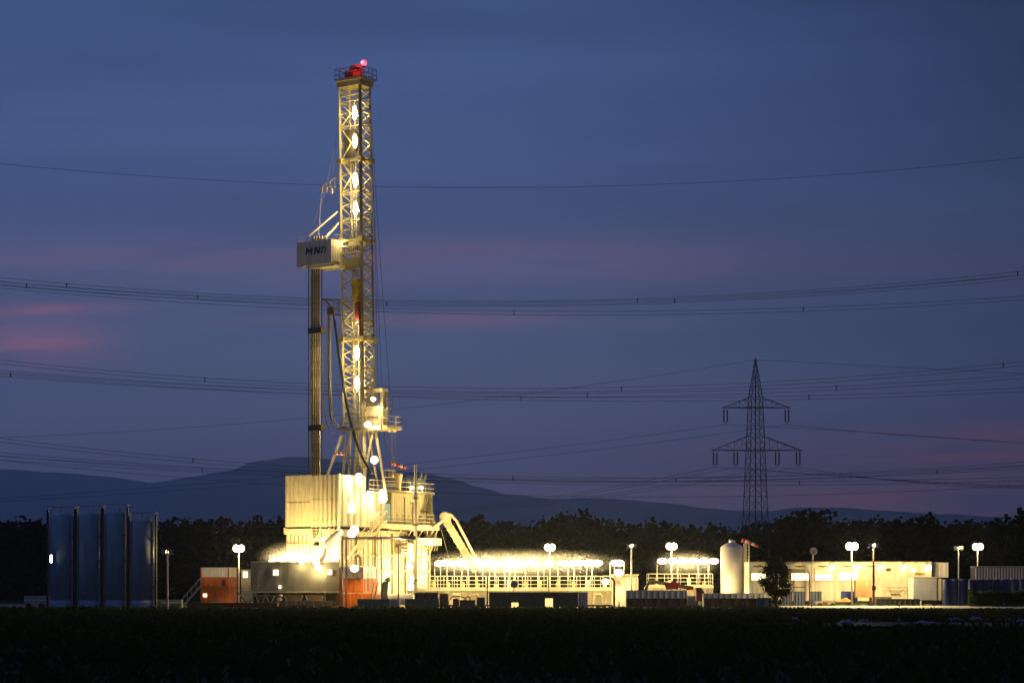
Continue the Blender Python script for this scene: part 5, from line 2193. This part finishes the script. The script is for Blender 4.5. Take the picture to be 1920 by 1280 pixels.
m.add(vs, [(j * n1 + i, j * n1 + i + 1, (j + 1) * n1 + i + 1, (j + 1) * n1 + i) for j in range(n2 - 1) for i in range(n1 - 1)])
m.box(px(1567, 232), px(1600, 232), 232.05, 232.95, .6, .66)
m.build('tarpaulin', TARP, t)
low_box('green_skip', 'long low green skip carrying the orange tarpaulin heap', 'skip', 1565, 1627, 231.8, .6, mat('dull_green', (.1, .14, .09), .6, var=.3), d=1.6, ribs=.9)
t = thing('orange_cabinet', 'tall orange double door cabinet with a white triangle sign before the cabins', 'cabinet', (px(1621, 232.6), 232.6, .72))
xa, xb = px(1604.5, 232.6), px(1637, 232.6)
m = MB()
za, zb2 = pz(1119.5, 232.6), pz(1086, 232.6)
m.add([(xa, 232.6, za), (xb, 232.6, za), (xb - .12, 232.6, zb2), (xa + .02, 232.6, zb2), (xa, 233.8, za), (xb, 233.8, za), (xb - .12, 233.8, zb2), (xa + .02, 233.8, zb2)],
      [(0, 1, 2, 3), (5, 4, 7, 6), (4, 0, 3, 7), (1, 5, 6, 2), (3, 2, 6, 7), (4, 5, 1, 0)])
m.build('body', TAN, t)
m = MB()
m.box((xa + xb) / 2 - .015 - .03, (xa + xb) / 2 + .015 - .03, 232.57, 232.6, za + .05, zb2 - .05)
m.build('door_gap', BROWN, t)
m = MB()
m.add([((xa + xb) / 2 + .12, 232.585, zb2 - .52), ((xa + xb) / 2 + .34, 232.585, zb2 - .52), ((xa + xb) / 2 + .23, 232.585, zb2 - .2)], [(0, 1, 2)])
m.build('triangle_sign', CREAM2, t)
m = MB()
m.box(xa + .1, xa + .25, 232.7, 233.7, 0, za)
m.build('foot', STEELD, t)
m = MB()
m.box(xb - .25, xb - .1, 232.7, 233.7, 0, za)
m.build('foot', STEELD, t)
low_box('dark_trough', 'long dark trough on the ground in front of the cabin with the pipe loop', 'trough', 1645, 1725, 230.8, pz(1122, 230.8), mat('trough_dark', (.045, .045, .05), .6, var=.3), d=1, ribs=.5)
low_box('dark_trough', 'shorter dark trough right behind the red and grey lamp pole foot', 'trough', 1640, 1672, 231.9, pz(1118, 231.9), OLIVE, d=.8, ribs=.6)
t = thing('white_post', 'short thick white post at the right end of the dark trough', 'post', (px(1727, 230.5), 230.5, 0))
m = MB()
m.lathe((px(1727, 230.5), 230.5, 0), [(.09, 0), (.09, .72), (.05, .76)], 10)
m.build('post', TANKW, t)
m = MB()
m.box(px(1727, 230.5) - .16, px(1727, 230.5) + .16, 230.35, 230.65, 0, .04)
m.build('base_plate', GALV, t)
t = thing('cable_rack', 'dark rack with pale reels below the roller shutter container', 'rack', (px(1747, 231), 231, 0))
m = MB()
m.box(px(1730, 231), px(1765, 231), 231, 231.8, .55, .62)
m.box(px(1730, 231), px(1765, 231), 231, 231.8, .05, .12)
for xx in (1730, 1747, 1764):
    m.box(px(xx, 231), px(xx, 231) + .06, 231, 231.06, 0, .62)
m.build('frame', STEELD, t)
for xx in (1734, 1739, 1745):
    m = MB()
    m.path([(px(xx, 231), 231.02, .33), (px(xx, 231), 231.5, .33)], .13, 12)
    m.build('reel', CREAM2, t)

# navy drums
G3 = 'navy drums in a row'
prev = None
for k, (xa, xb) in enumerate(((1767, 1782), (1783, 1797), (1798, 1812))):
    Y = 229.5
    x0, x1 = px(xa, Y), px(xb, Y)
    r = (x1 - x0) / 2
    cx_ = (x0 + x1) / 2
    t = thing('navy_drum', 'tall navy drum standing right of the roller shutter container', 'drum', (cx_, Y, 0), 'tall navy drums')
    m = MB()
    zt = pz(1085, Y)
    m.lathe((cx_, Y, 0), [(r * .96, .03), (r, .1), (r, zt - .12), (r * .9, zt), (r * .3, zt + .03)], 24)
    m.build('shell', BLUE, t, smooth=True)
    m = MB()
    for q in (.33, .66):
        m.lathe((cx_, Y, zt * q), [(r * 1.02, -.05), (r * 1.05, 0), (r * 1.02, .05)], 24)
    m.build('hoop', BLUE, t)
Y = 246
for k in range(8):
    xa = 1815 + k * 15.5
    x0, x1 = px(xa, Y), px(xa + 14.6, Y)
    r = (x1 - x0) / 2
    cx_ = (x0 + x1) / 2
    t = thing('navy_drum', 'navy drum standing behind the hedge below the pale ribbed container', 'drum', (cx_, Y, 0), G3)
    m = MB()
    zt = pz(1086, Y)
    m.lathe((cx_, Y, 0), [(r * .96, .03), (r, .1), (r, zt - .12), (r * .9, zt), (r * .3, zt + .03)], 24)
    m.build('shell', BLUE, t, smooth=True)
    m = MB()
    m.lathe((cx_ - r * .5, Y - r * .5, zt), [(.07, 0), (.07, .12)], 8)
    m.build('cap', GALV, t)
# pale ribbed container up behind
Y = 259
x0, x1 = px(1828, Y), px(1990, Y)
t = thing('ribbed_container', 'pale grey deeply ribbed container raised behind the navy drums', 'container', ((x0 + x1) / 2, Y, 0))
m = MB()
m.box(x0, x1, Y + .12, Y + 2.4, pz(1086, Y), pz(1062.5, Y))
m.build('wall', mat('rib_dark', (.10, .10, .13), .6), t)
m = MB()
m.ribs(x0, x1, Y + .12, pz(1085, Y), pz(1063.5, Y), .342, .14, .5)
m.build('rib', GREYL, t)
m = MB()
m.box(x0 - .03, x1, Y - .06, Y + 2.45, pz(1062.4, Y), pz(1061, Y))
m.build('roof', GREYL, t)
m = MB()
for q in range(6):
    xx = x0 + .3 + q * (x1 - x0 - .8) / 5
    m.box(xx, xx + .25, Y + .4, Y + .65, 0, pz(1086, Y))
m.build('leg', STEELD, t)

# hedge
n = 15000
Y = 227.8
x0, x1 = px(1815, Y), px(2020, Y)
t = thing('hedge', 'low dense green hedge in front of the navy drums at the right edge', 'hedge', ((x0 + x1) / 2, Y, 0))
X = rng.uniform(x0, x1, n)
zt = pz(1107, Y) + .08 * np.sin(X * 2.1) + .06 * np.sin(X * 5.3)
Zr = rng.uniform(0, 1, n) ** .7
Yr = Y + rng.uniform(-.55, .55, n) * (1.05 - .3 * Zr) + .1 * np.sin(X * 4 + Zr * 5)
C = np.stack([X, Yr, Zr * zt], 1)
U_, V_ = rand_axes(n, .035, .085, .6)
quads_object('foliage', C, U_, V_, HEDGE, t, (((x0 + x1) / 2), Y, 0))
m = MB()
for q in range(24):
    xx = x0 + (x1 - x0) * (q + .5) / 24
    m.path([(xx, Y, 0), (xx + .1, Y, .5), (xx - .05, Y + .1, 1.0)], [.03, .02, .01], 5)
m.build('stems', BARK, t)

# roadside marker posts
for k, (xp, Y) in enumerate(((1161, 228), (1205, 228), (1394, 228), (1522, 226.9), (1686, 226.9), (1882, 226.9))):
    t = thing('marker_post', ['marker post beside the road in front of the tall shed', 'thin marker post before the left pale container', 'marker post before the right pale container',
                              'dark marker post below the red frame and satellite mast', 'dark marker post before the long dark trough', 'dark marker post before the hedge'][k],
              'marker post', (px(xp, Y), Y, 0), 'marker posts along the road')
    m = MB()
    x = px(xp, Y)
    m.box(x - .06, x + .06, Y - .03, Y + .03, 0, .72)
    m.build('post', DARKB, t)
    m = MB()
    m.box(x - .062, x + .062, Y - .034, Y - .0301, .45, .58)
    m.build('reflector', GREYL, t)

# young tree in front of the cabins
Y = 227.0
xt = px(1455, Y)
t = thing('young_tree', 'dark leafy young tree standing before the office cabins', 'tree', (xt, Y, 0))
m = MB()
m.path([(xt, Y, 0), (xt + .05, Y, 1.0), (xt - .05, Y, 2.2), (xt + .1, Y, 3.5), (xt, Y, 4.6)], [.17, .14, .11, .07, .03], 8)
limbs = []
for q in range(16):
    z = 1.0 + q * .22
    a = q * 2.4
    L_ = 1.3 * math.sin(min(1, (q + 3) / 9) * math.pi * .5) * (1.1 - .04 * q)
    e = Vector((xt + math.cos(a) * L_, Y + math.sin(a) * L_ * .9, z + .75 + .03 * q))
    limbs.append(((xt, Y, z), e))
    m.path([(xt, Y, z), (xt + math.cos(a) * L_ * .5, Y + math.sin(a) * L_ * .45, z + .3), e], [.05, .03, .012], 5)
m.build('trunk', BARK, t)
Cs = []
for k in range(95):
    a = rng.uniform(0, 2 * math.pi)
    zz = rng.uniform(1.55, 5.25)
    f = (zz - 1.2) / 4.1
    R_ = 2.0 * math.sin(min(1, max(.1, f)) ** .75 * math.pi) ** .65 * .8 if f < .97 else .3
    rr = R_ * rng.uniform(.1, 1.0) ** .6
    c0 = np.array([xt - .05 + rr * math.cos(a), Y + rr * math.sin(a), zz])
    nn = int(rng.uniform(70, 150))
    Cs.append(c0 + rng.normal(0, 1, (nn, 3)) * np.array([.24, .24, .17]))
for k in range(14):
    c0 = np.array([xt + rng.uniform(-.7, .7), Y + rng.uniform(-.5, .5), rng.uniform(.7, 1.9)])
    Cs.append(c0 + rng.normal(0, 1, (40, 3)) * .17)
C = np.concatenate(Cs)
U_, V_ = rand_axes(len(C), .045, .1, .55)
quads_object('crown', C, U_, V_, LEAFD, t, (xt, Y, 0))
# dark tree top at the right edge, nearer than the wood
Y = 300.0
xt = px(1918, Y)
t = thing('edge_tree', 'tall dark tree cut off by the right edge of the picture', 'tree', (xt, Y, 0))
m = MB()
m.path([(xt, Y, 0), (xt, Y, 6), (xt + .2, Y, 11)], [.35, .25, .08], 8)
m.build('trunk', BARK, t)
n = 5200
u = rng.normal(size=(n, 3))
u /= np.linalg.norm(u, axis=1)[:, None]
rr = rng.uniform(.3, 1, n) ** .6 * (1 + .25 * np.sin(u[:, 0] * 7) * np.sin(u[:, 2] * 6))
C = np.stack([xt + u[:, 0] * 1.9 * rr, Y + u[:, 1] * 2 * rr, 7.0 + u[:, 2] * 6.2 * rr], 1)
C[:, 2] = np.maximum(C[:, 2], .3)
U_, V_ = rand_axes(n, .1, .28)
quads_object('crown', C, U_, V_, LEAF, t, (xt, Y, 0))

# crumpled plastic by the puddle
spots = [(1490, 1161, .35, .3), (1508, 1164, .3, .15), (1588, 1166, .5, .32), (1622, 1163, 1.0, .2), (1684, 1163, .22, .3), (1734, 1166, .8, .2), (1790, 1160, .55, .25),
         (1828, 1160, .55, .3), (1893, 1161, .3, .22), (1913, 1163, .35, .24)]
plabs = ['pale crumpled plastic heap farthest left in the dark field', 'small flat plastic scrap beside the leftmost heap', 'pale plastic heap with a peaked top at the left end of the puddle',
         'long flat sheet of crumpled plastic trailing to the right', 'small upright plastic scrap behind the puddle', 'wide flat plastic sheet behind the middle of the puddle',
         'pale plastic heap with two humps behind the puddle', 'pale plastic heap with a flat tail behind the bright glint', 'small pale plastic heap second from the right edge', 'small pale plastic heap at the right edge']
for k, (xp, yp, hw_, h_) in enumerate(spots):
    Y = CAMZ * F / (yp + 4 - HZ) + 0
    t_ = MB()
    vs = []
    n1, n2 = 12, 7
    for j in range(n2):
        for i in range(n1):
            fx, fy = i / (n1 - 1) * 2 - 1, j / (n2 - 1) * 2 - 1
            e = max(0, 1 - fx * fx - fy * fy * .9)
            hgt = h_ * e * (.45 + .55 * abs(math.sin(fx * 4 + k * 1.7) * math.cos(fy * 3 + k))) + random.uniform(0, .04) * e
            vs.append((px(xp, Y) + fx * hw_, Y + fy * hw_ * .8, .03 + hgt))
    t_.add(vs, [(j * n1 + i, j * n1 + i + 1, (j + 1) * n1 + i + 1, (j + 1) * n1 + i) for j in range(n2 - 1) for i in range(n1 - 1)])
    tag(t_.build('plastic_sheet', PLASTIC, org=(px(xp, Y), Y, 0)), plabs[k], 'plastic sheet', 'plastic scraps in the field')

# ================================================================== PYLON
Yp = 462.0
xp0 = px(1416.5, Yp)
t = thing('pylon', 'dark lattice power pylon with two crossarm levels rising behind the white silo', 'pylon', (xp0, Yp, 0))
ROT = 48


def PT(p):
    return FR(xp0, Yp, 0, 0)(p)


def half(z):            # half width of the tower
    za, zb_, zc_, zd_ = 0, pz(870, Yp), pz(745, Yp), pz(674, Yp)
    if z < zc_:
        return 2.75 + (1.22 - 2.75) * z / zc_
    return 1.22 + (.12 - 1.22) * (z - zc_) / (zd_ - zc_)


TR = FR(xp0, Yp, 0, 12)
m = MB(TR)
ztop = pz(674, Yp)
for sx_ in (-1, 1):
    for s2 in (-1, 1):
        zs = [0, pz(870, Yp), pz(745, Yp), ztop]
        m.path([(sx_ * half(z), s2 * half(z), z) for z in zs], [.13, .11, .09, .06], 4)
z = 0.0
while z < ztop - 1.0:
    h = half(z) * 1.75 + .35
    z2 = min(z + h, ztop - .3)
    a, c_ = half(z), half(z2)
    for s_ in (-1, 1):
        m.bar((-a, s_ * a, z), (c_, s_ * c_, z2), .05)
        m.bar((a, s_ * a, z), (-c_, s_ * c_, z2), .05)
        m.bar((s_ * a, -a, z), (s_ * c_, c_, z2), .05)
        m.bar((s_ * a, a, z), (s_ * c_, -c_, z2), .05)
    z = z2
m.bar((0, 0, 0), (0, 0, ztop - 3), .16)
m.bar((0, 0, ztop - 1), (0, 0, ztop + .5), .1)
m.build('tower', PYL, t)
arm_ends = []
for (ya, yb, xl_, xr_, ins) in ((764, 745, 1357, 1478, (1360.5, 1475.5)), (844, 817, 1337.5, 1500, (1341, 1379.5, 1457.5, 1496.5))):
    m = MB()
    zl_, zh_ = pz(ya, Yp), pz(yb, Yp)
    hx = half(zl_)
    L_, R_ = px(xl_, Yp), px(xr_, Yp)
    for dy in (-1, 1):
        m.bar((L_, Yp, zl_), (xp0, Yp + dy * hx, zl_), .09)
        m.bar((R_, Yp, zl_), (xp0, Yp + dy * hx, zl_), .09)
        m.bar((L_, Yp, zl_ + .1), (xp0 - half(zh_), Yp + dy * half(zh_), zh_), .08)
        m.bar((R_, Yp, zl_ + .1), (xp0 + half(zh_), Yp + dy * half(zh_), zh_), .08)
    m.bar((L_ - .4, Yp, zl_), (L_ + .5, Yp, zl_), .14)
    m.bar((R_ - .5, Yp, zl_), (R_ + .4, Yp, zl_), .14)
    for s_, E in ((-1, L_), (1, R_)):
        for q in range(4):
            f0, f1 = .2 + q * .2, .3 + q * .2
            A_ = Vector((xp0 + s_ * half(zh_), Yp, zh_)).lerp(Vector((E, Yp, zl_)), f0)
            B_ = Vector((xp0, Yp, zl_)).lerp(Vector((E, Yp, zl_)), f1)
            m.bar(A_, B_, .05)
            m.bar(A_, Vector((xp0, Yp, zl_)).lerp(Vector((E, Yp, zl_)), f0 - .08), .05)
    m.build('crossarm', PYL, t)
    for xi in ins:
        xx = px(xi, Yp)
        m = MB()
        for dx in (-.37, .37):
            m.bar((xx + dx, Yp, zl_), (xx + dx, Yp, zl_ - .4), .04)
            prof = []
            for q in range(14):
                z = -.4 - q * .2
                prof += [(.11, z), (.17, z - .08)]
            m.lathe((xx + dx, Yp, zl_), prof[::-1], 8)
        m.bar((xx - .4, Yp, zl_ - 3.2), (xx + .4, Yp, zl_ - 3.2), .06)
        m.bar((xx, Yp, zl_ - 3.2), (xx, Yp, zl_ - 3.7), .06)
        m.build('insulator', STEELD, t)
        arm_ends.append((xi, ya + 31.5))

# ================================================================== OVERHEAD WIRES


def lag(P3):
    (a, ya), (b_, yb), (c_, yc) = P3

    def f(x):
        return ya * (x - b_) * (x - c_) / ((a - b_) * (a - c_)) + yb * (x - a) * (x - c_) / ((b_ - a) * (b_ - c_)) + yc * (x - a) * (x - b_) / ((c_ - a) * (c_ - b_))
    return f


YW = 300.0
G4 = 'overhead power line bundles crossing behind the rig'


def bundle(P3, gap, label, spacers, Y=YW, r=.032, x0=-320, x1=2240):
    f = lag(P3)
    org = Vector((px(960, Y), Y, pz(f(960), Y)))
    t = thing('power_line', label, 'power line', org, G4)
    for g in ((0, gap) if gap else (0,)):
        m = MB()
        m.path([(px(x, Y), Y, pz(f(x) + g, Y)) for x in np.linspace(x0, x1, 41)], r, 4)
        m.build('wire', WIRE, t)
    for s in spacers:
        m = MB()
        m.bar((px(s, Y), Y, pz(f(s) - .5, Y)), (px(s, Y), Y, pz(f(s) + gap + .5, Y)), .08)
        m.bar((px(s - 2.2, Y), Y, pz(f(s), Y)), (px(s + 2.2, Y), Y, pz(f(s), Y)), .06)
        m.bar((px(s - 2.2, Y), Y, pz(f(s) + gap, Y)), (px(s + 2.2, Y), Y, pz(f(s) + gap, Y)), .06)
        m.build('spacer', WIRE, t)


bundle([(0, 307), (940, 352), (1920, 295)], 0, 'single thin earth wire, topmost of all the wires crossing the sky', [], r=.03)
bundle([(0, 520.5), (800, 564), (1920, 508)], 7, 'double wire, upper one of the upper bunch crossing at the racking board height', [125, 1195, 1908])
bundle([(0, 528), (800, 567), (1920, 515)], 7, 'double wire, middle one of the upper bunch, close under the first', [50, 371, 725, 1265], Y=304)
bundle([(0, 533), (960, 583), (1920, 555)], 7, 'double wire, lowest of the upper bunch, dipping below the others at right', [964, 1506], Y=308)
bundle([(0, 674.5), (900, 727.5), (1920, 677.7)], 7, 'double wire, upper one of the middle bunch above the pylon arms', [384, 1165, 1881])
bundle([(0, 698), (850, 737), (1920, 702)], 7, 'double wire, middle one of the middle bunch at the pylon shoulder', [20, 1101, 1568], Y=304)
bundle([(0, 694), (1000, 743.5), (1920, 726.5)], 7, 'double wire, lowest of the middle bunch, flat at the right', [977, 1517], Y=308)
bundle([(0, 820.8), (1100, 895), (1920, 866)], 7, 'double wire, upper one of the lowest bunch crossing before the hills', [362, 962], Y=300)
bundle([(0, 848), (1000, 897), (1920, 872)], 6, 'double wire, middle one of the lowest bunch crossing before the hills', [1267, 1757], Y=304)
bundle([(0, 855), (1000, 899.5), (1920, 894)], 7, 'double wire, lower one of the lowest bunch, level at the right', [379, 1499], Y=308)
bundle([(0, 862), (1000, 929), (1920, 909)], 0, 'single low wire just above the hill crest', [], Y=312)
G5 = 'wires carried by the lattice pylon'


def pyl_wire(P3, x0, x1, Y0, Y1, label):
    f = lag(P3)
    pts = []
    for x in np.linspace(x0, x1, 31):
        Y = Y0 + (Y1 - Y0) * (x - x0) / (x1 - x0)
        pts.append((px(x, Y), Y, pz(f(x), Y)))
    m = MB()
    m.path(pts, .035, 3)
    tag(m.build('pylon_wire', WIRE, org=pts[0]), label, 'power line', G5)


pyl_wire([(0, 820), (760, 765), (1416, 674)], 1416, -250, Yp, 520, 'earth wire from the pylon tip sloping down to the left')
pyl_wire([(1416, 674), (1700, 689), (1920, 700)], 1416, 2200, Yp, 420, 'earth wire from the pylon tip sloping gently right')
for i, (xi, yi) in enumerate(arm_ends):
    if i < 2:
        L3 = [(xi, yi), (780, 868 + 12 * i), (0, 934 + 6 * i)]
        R3 = [(xi, yi), (1700, 815 + 1 * i), (1920, 832 - 4 * i)]
    else:
        L3 = [(xi, yi), (1000, 928 + 4 * i), (300, 990 + 3 * i)]
        R3 = [(xi, yi), (1700, 898 + i), (1920, 908 + i * 1.6)]
    wl = ['left upper arm', 'right upper arm', 'outermost left lower arm', 'inner left lower arm', 'inner right lower arm', 'outermost right lower arm'][i]
    pyl_wire(L3, xi, -250 if i < 2 else 500, Yp, 520, 'wire hanging from the %s insulator of the pylon towards the left' % wl)
    pyl_wire(R3, xi, 2200, Yp, 420, 'wire hanging from the %s insulator of the pylon towards the right' % wl)
# ================================================================== MIST AND HAZE
def volume(name, col, dens, aniso):
    m = bpy.data.materials.new(name)
    m.use_nodes = True
    t = m.node_tree
    t.nodes.clear()
    v = t.nodes.new('ShaderNodeVolumePrincipled')
    v.inputs['Color'].default_value = (*col, 1)
    v.inputs['Density'].default_value = dens
    v.inputs['Anisotropy'].default_value = aniso
    o = t.nodes.new('ShaderNodeOutputMaterial')
    t.links.new(v.outputs[0], o.inputs['Volume'])
    return m


HAZE = volume('haze_air', (.8, .93, 1.0), 7e-5, .78)
m = MB()
m.box(-18500, 18500, -80, 29000, -6, 1720)
tag(m.build('haze', HAZE), 'thin evening haze fading the far hills to blue', 'haze', kind='stuff')


def steam(xp, yp, Y, rx, ry, rz, dens, label):
    c = pt(xp, yp, Y)
    m_ = bpy.data.materials.new('steam_air')
    m_.use_nodes = True
    t = m_.node_tree
    t.nodes.clear()
    v = t.nodes.new('ShaderNodeVolumePrincipled')
    v.inputs['Color'].default_value = (1, .98, .94, 1)
    v.inputs['Anisotropy'].default_value = .2
    co = t.nodes.new('ShaderNodeTexCoord')
    mp = t.nodes.new('ShaderNodeMapping')
    mp.inputs['Scale'].default_value = (1 / rx, 1 / ry, 1 / rz)
    t.links.new(co.outputs['Object'], mp.inputs[0])
    gr = t.nodes.new('ShaderNodeTexGradient')
    gr.gradient_type = 'SPHERICAL'
    t.links.new(mp.outputs[0], gr.inputs[0])
    nz = t.nodes.new('ShaderNodeTexNoise')
    nz.inputs['Scale'].default_value = .45
    t.links.new(co.outputs['Object'], nz.inputs['Vector'])
    a = t.nodes.new('ShaderNodeMath')
    a.operation = 'MULTIPLY'
    pw = t.nodes.new('ShaderNodeMath')
    pw.operation = 'POWER'
    pw.inputs[1].default_value = 1.8
    t.links.new(gr.outputs[1], pw.inputs[0])
    t.links.new(pw.outputs[0], a.inputs[0])
    t.links.new(nz.outputs[0], a.inputs[1])
    b = t.nodes.new('ShaderNodeMath')
    b.operation = 'MULTIPLY'
    b.inputs[1].default_value = dens * 2
    t.links.new(a.outputs[0], b.inputs[0])
    t.links.new(b.outputs[0], v.inputs['Density'])
    o = t.nodes.new('ShaderNodeOutputMaterial')
    t.links.new(v.outputs[0], o.inputs['Volume'])
    mb = MB()
    n1, n2 = 24, 12
    vs = [(c.x, c.y, c.z - rz)]
    for j in range(1, n2):
        ph = -math.pi / 2 + math.pi * j / n2
        for i in range(n1):
            q = 2 * math.pi * i / n1
            vs.append((c.x + rx * math.cos(q) * math.cos(ph), c.y + ry * math.sin(q) * math.cos(ph), c.z + rz * math.sin(ph)))
    vs.append((c.x, c.y, c.z + rz))
    fs = [(0, 1 + (i + 1) % n1, 1 + i) for i in range(n1)]
    fs += [(1 + j * n1 + i, 1 + j * n1 + (i + 1) % n1, 1 + (j + 1) * n1 + (i + 1) % n1, 1 + (j + 1) * n1 + i) for j in range(n2 - 2) for i in range(n1)]
    k = 1 + (n2 - 2) * n1
    fs += [(k + i, k + (i + 1) % n1, len(vs) - 1) for i in range(n1)]
    mb.add(vs, fs)
    tag(mb.build('steam', m_, org=tuple(c)), label, 'steam', kind='stuff')


steam(548, 1047, 242.5, 4.6, 2.4, 2.3, .2, 'bright steam rising over the left end of the grey tent')
steam(772, 1066, 243.0, 3.2, 2.0, 3.4, .12, 'steam added for blown-out glow at the foot of the rig beside the vent stack')  # added volume imitating the glare of the rig foot lamps
steam(690, 1056, 239.5, 3.0, 1.2, 1.6, .12, 'steam added for lamp glow above the orange container stack')  # added volume that spreads a glow around the stack's floodlight
steam(975, 1056, TY + .5, 14.5, 3.4, 2.0, .13, 'band of steam added to merge the lamp glow over the long mud tank row')  # added volume, shaped so the tank lamps glow as one band
steam(1283, 1056, 262.5, 5.2, 2.8, 1.9, .11, 'steam added for the lamp glow over the short railed tank')  # same added glow volume for the lamps of the short tank
